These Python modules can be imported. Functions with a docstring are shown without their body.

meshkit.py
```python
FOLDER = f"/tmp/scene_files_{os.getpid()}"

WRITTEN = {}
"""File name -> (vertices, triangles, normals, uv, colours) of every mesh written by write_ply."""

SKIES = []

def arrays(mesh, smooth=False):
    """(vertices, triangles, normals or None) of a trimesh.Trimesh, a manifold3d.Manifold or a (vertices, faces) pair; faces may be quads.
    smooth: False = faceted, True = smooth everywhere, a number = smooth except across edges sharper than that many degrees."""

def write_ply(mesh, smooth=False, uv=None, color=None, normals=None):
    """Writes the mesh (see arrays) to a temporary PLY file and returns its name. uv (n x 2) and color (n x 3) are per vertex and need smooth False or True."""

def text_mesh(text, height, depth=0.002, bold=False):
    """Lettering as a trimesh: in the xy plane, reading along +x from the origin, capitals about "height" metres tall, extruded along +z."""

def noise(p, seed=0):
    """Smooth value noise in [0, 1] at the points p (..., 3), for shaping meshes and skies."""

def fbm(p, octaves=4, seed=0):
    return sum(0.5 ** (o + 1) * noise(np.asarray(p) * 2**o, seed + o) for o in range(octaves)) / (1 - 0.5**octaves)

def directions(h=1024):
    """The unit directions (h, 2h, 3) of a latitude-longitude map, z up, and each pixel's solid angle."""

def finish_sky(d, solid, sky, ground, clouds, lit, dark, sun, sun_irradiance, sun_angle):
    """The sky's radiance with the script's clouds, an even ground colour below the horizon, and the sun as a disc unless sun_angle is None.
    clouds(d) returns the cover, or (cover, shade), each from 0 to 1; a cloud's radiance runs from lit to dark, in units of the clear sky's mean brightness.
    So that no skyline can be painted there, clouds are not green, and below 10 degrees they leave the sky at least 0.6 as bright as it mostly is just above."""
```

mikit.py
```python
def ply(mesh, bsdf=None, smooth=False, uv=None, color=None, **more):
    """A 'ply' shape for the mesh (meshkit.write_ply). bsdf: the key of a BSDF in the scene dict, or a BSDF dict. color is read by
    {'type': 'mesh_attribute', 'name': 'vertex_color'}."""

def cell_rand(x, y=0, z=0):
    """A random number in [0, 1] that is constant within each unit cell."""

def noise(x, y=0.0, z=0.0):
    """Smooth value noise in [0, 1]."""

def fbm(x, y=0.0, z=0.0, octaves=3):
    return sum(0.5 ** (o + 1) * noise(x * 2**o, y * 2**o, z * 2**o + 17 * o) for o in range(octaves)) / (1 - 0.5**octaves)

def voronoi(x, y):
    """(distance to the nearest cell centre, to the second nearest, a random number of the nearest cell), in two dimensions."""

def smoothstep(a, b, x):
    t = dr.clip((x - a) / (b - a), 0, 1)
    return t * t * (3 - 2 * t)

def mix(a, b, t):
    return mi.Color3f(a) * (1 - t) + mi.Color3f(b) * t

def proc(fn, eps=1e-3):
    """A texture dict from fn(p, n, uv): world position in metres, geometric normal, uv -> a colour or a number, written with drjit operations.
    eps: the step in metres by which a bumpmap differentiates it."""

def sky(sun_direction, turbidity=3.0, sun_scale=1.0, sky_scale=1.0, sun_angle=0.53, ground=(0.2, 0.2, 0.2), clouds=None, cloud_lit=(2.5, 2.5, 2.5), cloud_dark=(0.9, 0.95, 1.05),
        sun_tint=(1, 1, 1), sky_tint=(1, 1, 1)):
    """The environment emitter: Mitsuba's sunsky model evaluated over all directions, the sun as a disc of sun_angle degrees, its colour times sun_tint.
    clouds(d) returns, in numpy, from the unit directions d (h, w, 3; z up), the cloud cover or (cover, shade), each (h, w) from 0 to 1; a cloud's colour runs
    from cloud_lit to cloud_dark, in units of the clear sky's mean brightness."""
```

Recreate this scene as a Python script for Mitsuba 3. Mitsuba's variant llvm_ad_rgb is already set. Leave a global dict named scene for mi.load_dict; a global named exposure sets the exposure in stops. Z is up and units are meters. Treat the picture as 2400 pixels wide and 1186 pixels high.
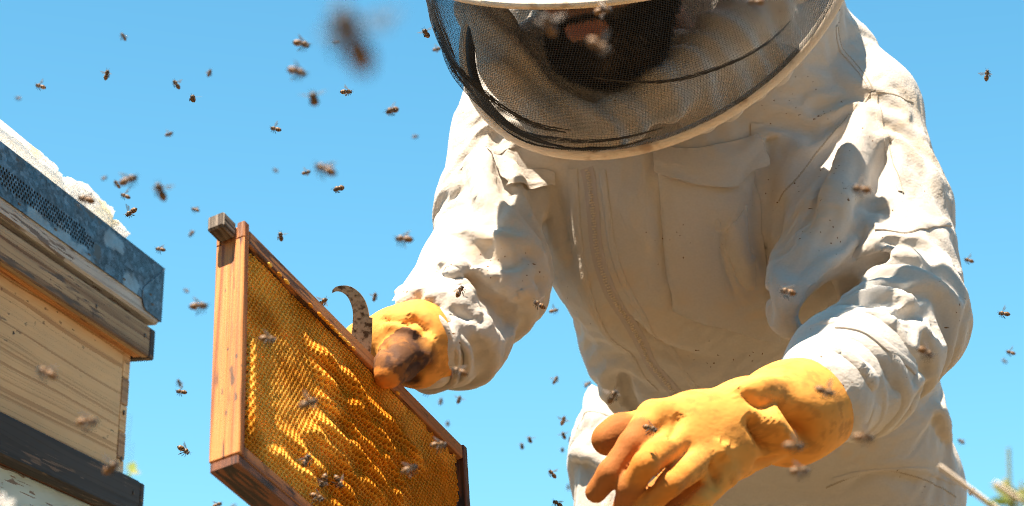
import math
import numpy as np
import trimesh
import mitsuba as mi
import drjit as dr
from scipy.spatial import cKDTree
from scipy import sparse
import meshkit
import mikit
from mikit import noise, fbm, voronoi, cell_rand, smoothstep, mix, proc

scene, labels = {}, {}
T = mi.ScalarTransform4f

# ---------------------------------------------------------------- camera, sky, exposure
PITCH = math.radians(18.8)
CAM = np.array([0.0, 0.0, 0.45])
LOOK = np.array([0.0, math.cos(PITCH), math.sin(PITCH)])
scene['camera'] = {
    'type': 'thinlens', 'fov': 29.863, 'fov_axis': 'x', 'near_clip': 0.05, 'far_clip': 2000.0,
    'aperture_radius': 0.0047, 'focus_distance': 2.05,
    'to_world': T().look_at(origin=CAM.tolist(), target=(CAM + LOOK).tolist(), up=[0, 0, 1]),
}
SUN = np.array([-0.27, -0.26, 0.93])
SUN /= np.linalg.norm(SUN)
def thin_haze(d):
    """Thin white summer haze, denser towards the horizon all round."""
    up = np.clip(d[..., 2], 0, 1)
    return 0.42 * np.exp(-up / 0.16) * (0.75 + 0.5 * meshkit.fbm(d * np.array([3.0, 3.0, 7.0]), 3, 2))


scene['sky'] = mikit.sky(SUN.tolist(), turbidity=2.6, clouds=thin_haze, cloud_lit=(1.25, 1.3, 1.35), sun_scale=2.0, sky_scale=1.2, ground=(0.10, 0.07, 0.04), sky_tint=(0.60, 1.22, 1.10))
exposure = 2.45

# ---------------------------------------------------------------- helpers
rng = np.random.default_rng(7)


def label(key, text=None, category=None, group=None, kind=None):
    labels[key] = {k: v for k, v in (('label', text), ('category', category), ('group', group), ('kind', kind)) if v}


def put(key, mesh, bsdf, smooth=False, **more):
    base, n = key, 0
    while key in scene:
        n += 1
        key = f'{base}_{n:03d}'
    scene[key] = mikit.ply(mesh, bsdf, smooth=smooth, **more)
    return key


def unit(v):
    v = np.asarray(v, float)
    return v / np.linalg.norm(v)


def cr(points, n=20):
    """Catmull-Rom curve through the points, n samples per span."""
    p = np.asarray(points, float)
    p = np.vstack([2 * p[0] - p[1], p, 2 * p[-1] - p[-2]])
    t = np.linspace(0, 1, n, endpoint=False)[:, None]
    out = []
    for i in range(1, len(p) - 2):
        a, b, c, d = p[i - 1], p[i], p[i + 1], p[i + 2]
        out.append(0.5 * (2 * b + (c - a) * t + (2 * a - 5 * b + 4 * c - d) * t**2 + (3 * b - a - 3 * c + d) * t**3))
    return np.vstack(out + [p[-2][None]])


def tube(path, radius, sides=8, up=None, flat=1.0, ends=True):
    """A tapered tube along the path; radius is a number or one per point; flat squeezes it along the second frame axis."""
    p = np.asarray(path, float)
    n = len(p)
    r = np.broadcast_to(np.asarray(radius, float), n)
    t = np.gradient(p, axis=0)
    t /= np.linalg.norm(t, axis=1, keepdims=True) + 1e-12
    ref = np.asarray(up if up is not None else ([0, 0, 1] if abs(t[0][2]) < 0.9 else [1, 0, 0]), float)
    a = np.zeros_like(p)
    for i in range(n):
        v = ref - t[i] * (ref @ t[i])
        if np.linalg.norm(v) < 1e-6:
            v = a[i - 1] if i else np.array([1.0, 0, 0])
        a[i] = v / np.linalg.norm(v)
        if up is None:
            ref = a[i]
    b = np.cross(t, a)
    ang = np.arange(sides) / sides * 2 * np.pi
    ring = p[:, None] + r[:, None, None] * (np.cos(ang)[None, :, None] * b[:, None] + flat * np.sin(ang)[None, :, None] * a[:, None])
    v = ring.reshape(-1, 3)
    i, j = np.meshgrid(np.arange(n - 1), np.arange(sides), indexing='ij')
    q = np.stack([i * sides + j, i * sides + (j + 1) % sides, (i + 1) * sides + (j + 1) % sides, (i + 1) * sides + j], -1).reshape(-1, 4)
    f = np.vstack([q[:, [0, 2, 1]], q[:, [0, 3, 2]]])
    if ends:
        v = np.vstack([v, p[0], p[-1]])
        k = np.arange(sides)
        f = np.vstack([f, np.stack([np.full(sides, n * sides), k, (k + 1) % sides], 1),
                       np.stack([np.full(sides, n * sides + 1), (n - 1) * sides + (k + 1) % sides, (n - 1) * sides + k], 1)])
    m = trimesh.Trimesh(v, f, process=False)
    return m


def join(*parts):
    """(vertices, faces) of several meshes in one, nothing merged."""
    v, f, k = [], [], 0
    for m in parts:
        mv, mf = (m.vertices, m.faces) if hasattr(m, 'faces') else m
        v.append(np.asarray(mv)); f.append(np.asarray(mf) + k); k += len(mv)
    return trimesh.Trimesh(np.vstack(v), np.vstack(f), process=False)


def board(o, ax, size, bevel=0.002, grain=0, seed=0, warp=0.0, cuts=None):
    """A bevelled board from the corner o along the three axes ax (rows) by size; returns mesh and uv in metres (u along the grain axis).
    warp roughens the long edges a little."""
    s = np.asarray(size, float)
    b = min(bevel, s.min() * 0.45)
    pts = []
    for k in range(3):
        for c in np.ndindex(2, 2, 2):
            p = np.array([b if x == 0 else s[i] - b for i, x in enumerate(c)])
            p[k] = 0.0 if c[k] == 0 else s[k]
            pts.append(p)
    hull = trimesh.convex.convex_hull(np.array(pts))
    m = trimesh.Trimesh(hull.vertices, hull.faces, process=False)
    tri = m.vertices[m.faces]
    nrm = m.face_normals
    others = [i for i in range(3) if i != grain]
    v = tri.reshape(-1, 3)
    dom = np.abs(nrm).argmax(1)
    uv = np.zeros((len(tri), 3, 2))
    for fi in range(len(tri)):
        k = dom[fi]
        if k == grain:
            uv[fi, :, 0] = tri[fi][:, others[0]] * 0.2 + seed * 3.1 + 7
            uv[fi, :, 1] = tri[fi][:, others[1]] + seed * 1.7
        else:
            w = [i for i in others if i != k][0]
            uv[fi, :, 0] = tri[fi][:, grain] + seed * 3.1
            uv[fi, :, 1] = tri[fi][:, w] + k * 0.37 + seed * 1.7
    ax = np.asarray(ax, float)
    world = np.asarray(o, float) + v @ ax
    f = np.arange(len(v)).reshape(-1, 3)
    if np.linalg.det(ax) < 0:
        f = f[:, ::-1]
    return trimesh.Trimesh(world, f, process=False), uv.reshape(-1, 2)


def put_board(key, bsdf, *a, **k):
    m, uv = board(*a, **k)
    return put(key, m, bsdf, uv=uv)


# ---- solids from distance fields
def capsule(a, ra, b, rb, flat=None, k=None):
    return dict(a=np.asarray(a, float), b=np.asarray(b, float), ra=ra, rb=rb, flat=flat, k=k)


def ball(a, r, flat=None, k=None):
    return capsule(a, r, np.asarray(a, float) + [0, 0, 1e-4], r, flat, k)


def prim_distance(p, c):
    """Distance to a tapered capsule; flat = (axis, factor) squeezes it to factor along the axis."""
    a, b, q = c['a'], c['b'], p
    if c['flat'] is not None:
        ax, fac = unit(c['flat'][0]), c['flat'][1]
        s = 1 / fac - 1
        q = p + ((p - a) @ ax)[:, None] * ax * s
        b = b + ((b - a) @ ax) * ax * s
    ba = b - a
    h = np.clip(((q - a) @ ba) / (ba @ ba + 1e-12), 0, 1)
    d = np.linalg.norm(q - a - h[:, None] * ba, axis=1) - (c['ra'] + (c['rb'] - c['ra']) * h)
    return d


def field(p, prims, k0):
    d = None
    for c in prims:
        e = prim_distance(p, c)
        if d is None:
            d = e
            continue
        k = c['k'] or k0
        h = np.clip(0.5 + 0.5 * (d - e) / k, 0, 1)
        d = d + (e - d) * h - k * h * (1 - h)
    return d


def surface_net(F, o, h):
    """Quad mesh of the zero level of the samples F (negative inside)."""
    nx, ny, nz = F.shape
    s = F < 0
    c = [s[i:nx - 1 + i, j:ny - 1 + j, l:nz - 1 + l] for i, j, l in np.ndindex(2, 2, 2)]
    some, full = c[0].copy(), c[0].copy()
    for x in c[1:]:
        some |= x
        full &= x
    cell = np.argwhere(some & ~full)
    idx = np.full((nx - 1, ny - 1, nz - 1), -1, np.int32)
    idx[tuple(cell.T)] = np.arange(len(cell))
    corners = list(np.ndindex(2, 2, 2))
    val = np.stack([F[cell[:, 0] + i, cell[:, 1] + j, cell[:, 2] + l] for i, j, l in corners], 1)
    pos, cnt = np.zeros((len(cell), 3)), np.zeros(len(cell))
    for x in range(8):
        for y in range(x + 1, 8):
            ca, cb = np.array(corners[x]), np.array(corners[y])
            if np.abs(ca - cb).sum() != 1:
                continue
            va, vb = val[:, x], val[:, y]
            m = (va < 0) != (vb < 0)
            t = np.where(m, va / np.where(m, va - vb, 1), 0)
            pos += m[:, None] * (ca + t[:, None] * (cb - ca))
            cnt += m
    v = o + h * (cell + pos / cnt[:, None])
    quads = []
    for ax in range(3):
        sl0 = [slice(1, -1)] * 3; sl1 = [slice(1, -1)] * 3
        sl0[ax] = slice(0, -1); sl1[ax] = slice(1, None)
        e = np.argwhere(s[tuple(sl0)] != s[tuple(sl1)])
        off = np.ones(3, int); off[ax] = 0
        e = e + off
        inside = s[tuple(e.T)]
        u, w = [i for i in range(3) if i != ax]
        def at_(du, dw):
            q = e.copy(); q[:, u] -= du; q[:, w] -= dw
            return idx[tuple(q.T)]
        q = np.stack([at_(1, 1), at_(0, 1), at_(0, 0), at_(1, 0)], 1)
        flip = inside if ax != 1 else ~inside
        q = np.where(flip[:, None], q, q[:, ::-1])
        quads.append(q)
    q = np.vstack(quads)
    q = q[(q >= 0).all(1)]
    f = np.vstack([q[:, [0, 1, 2]], q[:, [0, 2, 3]]])
    m = trimesh.Trimesh(v, f, process=False)
    m.remove_unreferenced_vertices()
    return m


def solid(dist, lo, hi, h, block=8):
    """Mesh of the zero level of dist(points) in a box, sampled only near the surface."""
    lo = np.asarray(lo, float)
    n = np.ceil((np.asarray(hi) - lo) / h / block).astype(int)
    g = np.stack(np.meshgrid(*[np.arange(x) for x in n], indexing='ij'), -1).reshape(-1, 3)
    centre = lo + (g * block + block / 2) * h
    d0 = np.concatenate([dist(x) for x in np.array_split(centre, max(1, len(centre) // 60000))])
    F = np.repeat(np.repeat(np.repeat(np.where(d0 < 0, -1.0, 1.0).astype(np.float32).reshape(n), block, 0), block, 1), block, 2)
    near = g[np.abs(d0) < block * h * 1.9]
    loc = np.stack(np.meshgrid(*[np.arange(block)] * 3, indexing='ij'), -1).reshape(-1, 3)
    for part in np.array_split(near, max(1, len(near) // 400)):
        ijk = (part[:, None] * block + loc[None]).reshape(-1, 3)
        F[tuple(ijk.T)] = dist(lo + ijk * h)
    return surface_net(F, lo, h)


def laplacian(m):
    e = m.edges_unique
    n = len(m.vertices)
    A = sparse.coo_matrix((np.ones(2 * len(e)), (np.r_[e[:, 0], e[:, 1]], np.r_[e[:, 1], e[:, 0]])), shape=(n, n)).tocsr()
    return sparse.diags(1 / np.maximum(np.asarray(A.sum(1)).ravel(), 1)) @ A


def smooth(m, n=2, lam=0.5):
    L = laplacian(m)
    v = np.asarray(m.vertices)
    for _ in range(n):
        v = v + lam * (L @ v - v)
        v = v - (lam + 0.02) * (L @ v - v)
    return trimesh.Trimesh(v, m.faces, process=False)


def normals(m):
    return np.asarray(meshkit.arrays(m, True)[2])


def strokes(m, lines, nrm=None):
    """Displaces the vertices along the normals by folds drawn as space curves: (kind, width, height, points).
    ridge: rounded; crease: a sharp valley; step: cloth on the left of the curve lies higher and falls away behind its edge."""
    v = np.asarray(m.vertices).copy()
    nrm = normals(m) if nrm is None else nrm
    tree = cKDTree(v)
    disp = np.zeros(len(v))
    for kind, w, hgt, pts in lines:
        c = cr(pts, 14)
        seg = np.linalg.norm(np.diff(c, axis=0), axis=1)
        s = np.r_[0, np.cumsum(seg)]
        k = max(8, int(s[-1] / 0.003))
        c = np.stack([np.interp(np.linspace(0, s[-1], k), s, c[:, i]) for i in range(3)], 1)
        reach = w * (3.0 if kind != 'step' else 4.0)
        ids = np.unique(np.concatenate([np.asarray(x, int) for x in tree.query_ball_point(c[::2], reach)])) if len(c) else []
        if len(ids) == 0:
            continue
        p = v[ids]
        d, j = cKDTree(c).query(p)
        tpar = j / (k - 1)
        taper = np.clip(np.minimum(tpar, 1 - tpar) / 0.28, 0, 1)
        taper = taper * taper * (3 - 2 * taper)
        tan = np.gradient(c, axis=0)
        tan /= np.linalg.norm(tan, axis=1, keepdims=True)
        side = np.einsum('ij,ij->i', np.cross(nrm[ids], tan[j]), p - c[j])
        if kind == 'ridge':
            g = np.exp(-(d / w) ** 2)
        elif kind == 'pleat':
            g = np.exp(-(np.where(side > 0, side / (2.0 * w), side / (0.55 * w))) ** 2) * np.exp(-np.maximum(d - np.abs(side), 0) / (0.5 * w))
        elif kind == 'crease':
            g = -np.exp(-np.abs(d) / (w * 0.6)) * np.exp(-(d / (2 * w)) ** 2)
        else:
            up = np.where(side > 0, np.exp(-(side / (2.2 * w)) ** 2), np.exp(-(side / (0.22 * w)) ** 2))
            g = up * np.exp(-np.maximum(d - np.abs(side), 0) / (0.5 * w))
        disp[ids] += hgt * g * taper
    out = v + nrm * disp[:, None]
    return trimesh.Trimesh(out, m.faces, process=False)

FOLDS = {  # folds of the cloth as space curves: kind, half width, height, points
    'suit': [
        ('step', 0.016, 0.01215, [(-0.077, 1.981, 1.109), (-0.058, 1.948, 1.075), (-0.046, 1.946, 1.062), (-0.027, 1.954, 1.050)]),
        ('crease', 0.011, 0.02025, [(-0.048, 1.954, 1.082), (-0.032, 1.955, 1.070), (-0.017, 1.964, 1.063), (-0.002, 1.984, 1.051)]),
        ('crease', 0.009, 0.01485, [(-0.018, 1.962, 1.049), (-0.005, 1.983, 1.040)]),
        ('ridge', 0.01, 0.00945, [(-0.042, 1.947, 1.059), (-0.017, 1.962, 1.050), (0.007, 2.018, 1.050)]),
        ('ridge', 0.012, 0.0108, [(-0.071, 1.938, 1.055), (-0.054, 1.938, 1.042), (-0.038, 1.948, 1.024), (-0.024, 1.972, 1.011)]),
        ('crease', 0.009, 0.0108, [(-0.067, 1.935, 1.045), (-0.054, 1.938, 1.041), (-0.041, 1.944, 1.036)]),
        ('crease', 0.01, 0.01215, [(-0.045, 1.944, 1.018), (-0.036, 1.956, 1.011), (-0.033, 1.983, 0.996)]),
        ('ridge', 0.008, 0.0081, [(-0.092, 1.946, 1.064), (-0.072, 1.929, 1.035), (-0.062, 1.929, 1.016), (-0.066, 1.935, 0.988)]),
        ('crease', 0.008, 0.0108, [(-0.098, 1.944, 1.058), (-0.076, 1.930, 1.040), (-0.063, 1.929, 1.021)]),
        ('crease', 0.008, 0.0108, [(-0.080, 2.009, 1.125), (-0.074, 1.967, 1.099), (-0.064, 1.949, 1.077)]),
        ('ridge', 0.011, 0.0081, [(-0.093, 1.985, 1.103), (-0.071, 1.955, 1.085)]),
        ('ridge', 0.011, 0.0081, [(-0.024, 1.994, 1.160), (-0.047, 1.988, 1.131), (-0.067, 1.972, 1.106)]),
        ('crease', 0.012, 0.0081, [(-0.012, 1.990, 1.151), (-0.033, 1.982, 1.121), (-0.050, 1.962, 1.095)]),
        ('ridge', 0.012, 0.00675, [(0.019, 1.998, 1.127), (0.000, 1.988, 1.104), (-0.023, 1.968, 1.088)]),
        ('crease', 0.01, 0.0081, [(0.016, 2.000, 1.103), (0.033, 2.023, 1.099)]),
        ('ridge', 0.009, 0.00945, [(0.008, 1.998, 1.082), (0.026, 2.019, 1.089)]),
        ('crease', 0.012, 0.01215, [(-0.025, 2.067, 1.307), (-0.007, 2.037, 1.227), (0.014, 2.025, 1.186), (0.043, 2.035, 1.139)]),
        ('ridge', 0.014, 0.00675, [(-0.045, 2.068, 1.297), (-0.039, 2.037, 1.232), (-0.019, 2.006, 1.179)]),
        ('crease', 0.012, 0.00675, [(-0.059, 2.069, 1.281), (-0.053, 2.038, 1.222), (-0.035, 2.000, 1.167)]),
        ('crease', 0.009, 0.00675, [(-0.084, 1.931, 0.982), (-0.067, 1.948, 0.978), (-0.046, 1.985, 0.987)]),
        ('crease', 0.016, 0.00945, [(0.109, 2.119, 1.136), (0.140, 2.146, 1.103), (0.181, 2.175, 1.080), (0.252, 2.188, 1.069)]),
        ('ridge', 0.022, 0.0081, [(0.075, 2.112, 1.186), (0.100, 2.141, 1.123), (0.142, 2.206, 1.073)]),
        ('crease', 0.014, 0.0243, [(0.300, 2.088, 1.300), (0.288, 2.086, 1.240), (0.287, 2.098, 1.192), (0.293, 2.115, 1.156), (0.283, 1.988, 1.079)]),
        ('crease', 0.012, 0.00675, [(0.045, 2.096, 1.255), (0.065, 2.115, 1.198), (0.080, 2.129, 1.150)]),
        ('ridge', 0.014, 0.00675, [(0.020, 2.071, 1.256), (0.050, 2.124, 1.212), (0.070, 2.130, 1.161)]),
        ('ridge', 0.014, 0.00675, [(0.256, 2.078, 1.221), (0.267, 2.105, 1.163), (0.294, 2.145, 1.113)]),
        ('crease', 0.014, 0.00675, [(0.241, 2.072, 1.224), (0.246, 2.101, 1.162), (0.272, 2.146, 1.108)]),
        ('crease', 0.016, 0.00675, [(0.167, 2.061, 1.252), (0.169, 2.074, 1.194), (0.178, 2.115, 1.125)]),
        ('ridge', 0.016, 0.00675, [(0.213, 2.200, 1.056), (0.274, 2.212, 1.049), (0.279, 1.834, 0.960)]),
        ('ridge', 0.02, 0.0135, [(0.432, 2.104, 1.369), (0.404, 2.081, 1.297), (0.372, 2.038, 1.217), (0.338, 2.003, 1.148)]),
        ('crease', 0.015, 0.01215, [(0.404, 2.096, 1.341), (0.370, 2.066, 1.264), (0.338, 2.027, 1.192), (0.315, 2.001, 1.138)]),
        ('crease', 0.014, 0.0108, [(0.441, 2.082, 1.298), (0.421, 2.060, 1.241), (0.399, 2.035, 1.180)]),
        ('ridge', 0.014, 0.0081, [(0.352, 2.097, 1.320), (0.328, 2.088, 1.262), (0.313, 2.085, 1.208)]),
        ('crease', 0.011, 0.01755, [(0.337, 1.980, 1.085), (0.369, 2.022, 1.115), (0.395, 2.008, 1.122), (0.412, 1.999, 1.124)]),
        ('crease', 0.013, 0.0405, [(0.324, 1.976, 1.054), (0.333, 1.975, 1.065), (0.347, 1.985, 1.078), (0.364, 1.989, 1.088)]),
        ('ridge', 0.014, 0.0135, [(0.393, 1.979, 1.101), (0.419, 1.967, 1.095), (0.446, 1.971, 1.087), (0.468, 1.979, 1.072), (0.488, 1.999, 1.061)]),
        ('crease', 0.01, 0.0108, [(0.394, 1.941, 1.073), (0.415, 1.936, 1.063), (0.439, 1.953, 1.067)]),
        ('ridge', 0.012, 0.0108, [(0.344, 1.905, 1.043), (0.376, 1.925, 1.059), (0.408, 1.924, 1.053), (0.438, 1.943, 1.051)]),
        ('crease', 0.009, 0.0108, [(0.393, 1.893, 1.028), (0.419, 1.919, 1.035), (0.444, 1.948, 1.050)]),
        ('ridge', 0.016, 0.0108, [(0.471, 2.022, 1.155), (0.478, 2.001, 1.108), (0.482, 1.992, 1.066)]),
        ('crease', 0.014, 0.00945, [(0.458, 2.015, 1.152), (0.461, 1.991, 1.110), (0.464, 1.979, 1.081)]),
        ('crease', 0.012, 0.0135, [(0.362, 1.862, 1.001), (0.389, 1.870, 0.992), (0.414, 1.891, 0.978), (0.442, 1.964, 0.982)]),
        ('ridge', 0.012, 0.0108, [(0.403, 1.891, 1.016), (0.435, 1.928, 1.014), (0.464, 1.979, 1.014)]),
        ('crease', 0.012, 0.00945, [(0.413, 2.018, 1.154), (0.434, 2.006, 1.142), (0.458, 2.015, 1.152)]),
        ('ridge', 0.012, 0.00945, [(0.406, 2.011, 1.136), (0.427, 2.001, 1.132), (0.448, 2.007, 1.142)]),
        ('step', 0.01, 0.0081, [(0.311, 2.100, 1.182), (0.288, 2.021, 1.115), (0.284, 1.984, 1.073), (0.296, 1.995, 1.043)]),
        ('step', 0.01, 0.00945, [(0.124, 2.239, 1.067), (0.115, 2.508, 1.114), (0.098, 2.495, 1.081), (0.112, 2.458, 1.046)]),
        ('crease', 0.01, 0.0108, [(0.135, 2.240, 1.056), (0.140, 2.267, 1.037), (0.157, 2.289, 1.018)]),
        ('ridge', 0.014, 0.00945, [(0.096, 2.479, 1.051), (0.090, 2.485, 1.018), (0.100, 2.471, 0.986)]),
        ('crease', 0.014, 0.0108, [(0.085, 2.499, 1.010), (0.108, 2.461, 0.984), (0.121, 2.448, 0.959)]),
        ('crease', 0.012, 0.0081, [(0.416, 1.912, 0.950), (0.541, 2.397, 1.043), (0.565, 2.450, 1.021)]),
        ('ridge', 0.012, 0.0081, [(0.535, 2.381, 1.072), (0.562, 2.429, 1.045), (0.575, 2.468, 1.014)]),
        ('crease', 0.012, 0.00675, [(0.413, 2.409, 0.956), (0.465, 2.393, 0.975), (0.539, 2.440, 0.963)]),
    ],
    'seam': [
        ('s', 0.004, 0.00156, [(0.388, 2.100, 1.454), (0.412, 2.118, 1.417), (0.430, 2.104, 1.371)]),
        ('s', 0.004, 0.00156, [(0.432, 2.104, 1.369), (0.434, 2.091, 1.325), (0.438, 2.073, 1.275), (0.444, 2.050, 1.222)]),
        ('s', 0.0055, 0.00286, [(0.406, 2.029, 1.167), (0.429, 2.022, 1.169), (0.456, 2.025, 1.173), (0.501, 2.068, 1.191)]),
        ('s', 0.006, 0.00195, [(0.070, 2.086, 1.264), (0.075, 2.098, 1.223), (0.081, 2.109, 1.180), (0.095, 2.134, 1.131), (0.120, 2.173, 1.098), (0.149, 2.213, 1.065), (0.174, 2.235, 1.037)]),
        ('s', 0.004, 0.00195, [(0.105, 2.076, 1.258), (0.111, 2.083, 1.208), (0.118, 2.097, 1.165), (0.133, 2.115, 1.130), (0.159, 2.145, 1.100), (0.187, 2.184, 1.073), (0.224, 2.224, 1.034)]),
        ('s', 0.004, 0.00156, [(0.405, 2.392, 0.968), (0.459, 2.386, 0.979), (0.519, 2.415, 0.982), (0.577, 2.470, 0.975)]),
        ('s', 0.004, 0.00156, [(-0.026, 2.054, 1.274), (-0.010, 2.060, 1.282), (0.007, 2.069, 1.292)]),
        ('s', 0.009, 0.0026, [(0.288, 2.082, 1.319), (0.288, 2.083, 1.292), (0.289, 2.083, 1.268)]),
    ],
    'thread': [
        ('s', 0.0009, 0.00104, [(0.430, 2.104, 1.371), (0.399, 2.096, 1.338), (0.359, 2.084, 1.287), (0.327, 2.082, 1.244), (0.312, 2.089, 1.225)]),
        ('s', 0.001, 0.00104, [(0.430, 2.104, 1.370), (0.459, 2.110, 1.368), (0.482, 2.126, 1.365)]),
        ('s', 0.0009, 0.00208, [(0.391, 2.105, 1.455), (0.414, 2.117, 1.416), (0.430, 2.105, 1.373)]),
        ('s', 0.0007, 0.00208, [(0.435, 2.102, 1.363), (0.437, 2.090, 1.322), (0.441, 2.072, 1.272), (0.446, 2.050, 1.220)]),
        ('s', 0.0008, 0.00104, [(0.399, 2.407, 0.959), (0.432, 2.389, 0.971), (0.488, 2.400, 0.976), (0.552, 2.449, 0.965), (0.576, 2.474, 0.956)]),
        ('s', 0.0007, 0.00104, [(0.086, 2.500, 1.053), (0.107, 2.473, 1.072), (0.128, 2.328, 1.042)]),
    ],
    'panel': [
        ('p', 0.001, 0.0013, [(0.168, 2.061, 1.252), (0.206, 2.061, 1.249), (0.246, 2.068, 1.252), (0.283, 2.081, 1.262)]),
        ('p', 0.001, 0.0013, [(0.185, 2.130, 1.111), (0.227, 2.147, 1.101), (0.271, 2.162, 1.093), (0.314, 2.182, 1.087)]),
        ('p', 0.001, 0.0013, [(0.163, 2.060, 1.281), (0.207, 2.059, 1.277), (0.247, 2.067, 1.288), (0.287, 2.083, 1.304)]),
        ('p', 0.001, 0.0013, [(0.164, 2.062, 1.249), (0.196, 2.062, 1.237), (0.230, 2.067, 1.233), (0.257, 2.074, 1.237), (0.275, 2.078, 1.256), (0.292, 2.085, 1.268)]),
        ('p', 0.001, 0.0013, [(-0.020, 2.055, 1.275), (0.012, 2.065, 1.261), (0.050, 2.091, 1.263)]),
        ('p', 0.001, 0.0013, [(-0.004, 2.039, 1.229), (0.022, 2.065, 1.232), (0.051, 2.100, 1.251)]),
    ],
    'zip': [
        ('s', 0.009, 0.0013, [(0.087, 2.082, 1.263), (0.092, 2.085, 1.240), (0.096, 2.092, 1.200), (0.101, 2.105, 1.163), (0.115, 2.124, 1.128), (0.140, 2.159, 1.097), (0.167, 2.200, 1.067), (0.186, 2.218, 1.045), (0.204, 2.232, 1.029)]),
    ],
    'pleats': [
        ('pleat', 0.013, 0.00825, [(0.432, 2.101, 1.358), (0.381, 2.071, 1.274), (0.343, 2.025, 1.191), (0.310, 1.996, 1.126)]),
        ('pleat', 0.011, 0.00675, [(0.396, 2.089, 1.316), (0.342, 2.045, 1.225), (0.309, 2.019, 1.154), (0.296, 1.990, 1.104)]),
        ('pleat', 0.012, 0.00675, [(0.458, 2.102, 1.344), (0.439, 2.070, 1.266), (0.407, 2.039, 1.191), (0.373, 2.025, 1.136)]),
        ('pleat', 0.01, 0.006, [(0.342, 2.097, 1.320), (0.319, 2.090, 1.263), (0.304, 2.093, 1.211)]),
        ('pleat', 0.01, 0.00675, [(0.381, 2.012, 1.112), (0.412, 1.999, 1.124), (0.448, 1.993, 1.119), (0.472, 1.989, 1.094)]),
        ('pleat', 0.009, 0.006, [(0.355, 1.907, 1.047), (0.397, 1.952, 1.082), (0.435, 1.960, 1.081), (0.463, 1.970, 1.059)]),
        ('pleat', 0.009, 0.00525, [(0.372, 1.867, 1.005), (0.406, 1.903, 1.028), (0.447, 1.947, 1.037)]),
        ('pleat', 0.009, 0.00525, [(0.487, 2.129, 1.358), (0.488, 2.086, 1.272), (0.488, 2.062, 1.210)]),
        ('pleat', 0.013, 0.006, [(0.050, 2.100, 1.251), (0.072, 2.111, 1.191), (0.086, 2.128, 1.145)]),
        ('pleat', 0.014, 0.006, [(0.126, 2.070, 1.245), (0.142, 2.078, 1.195), (0.174, 2.093, 1.154)]),
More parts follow.
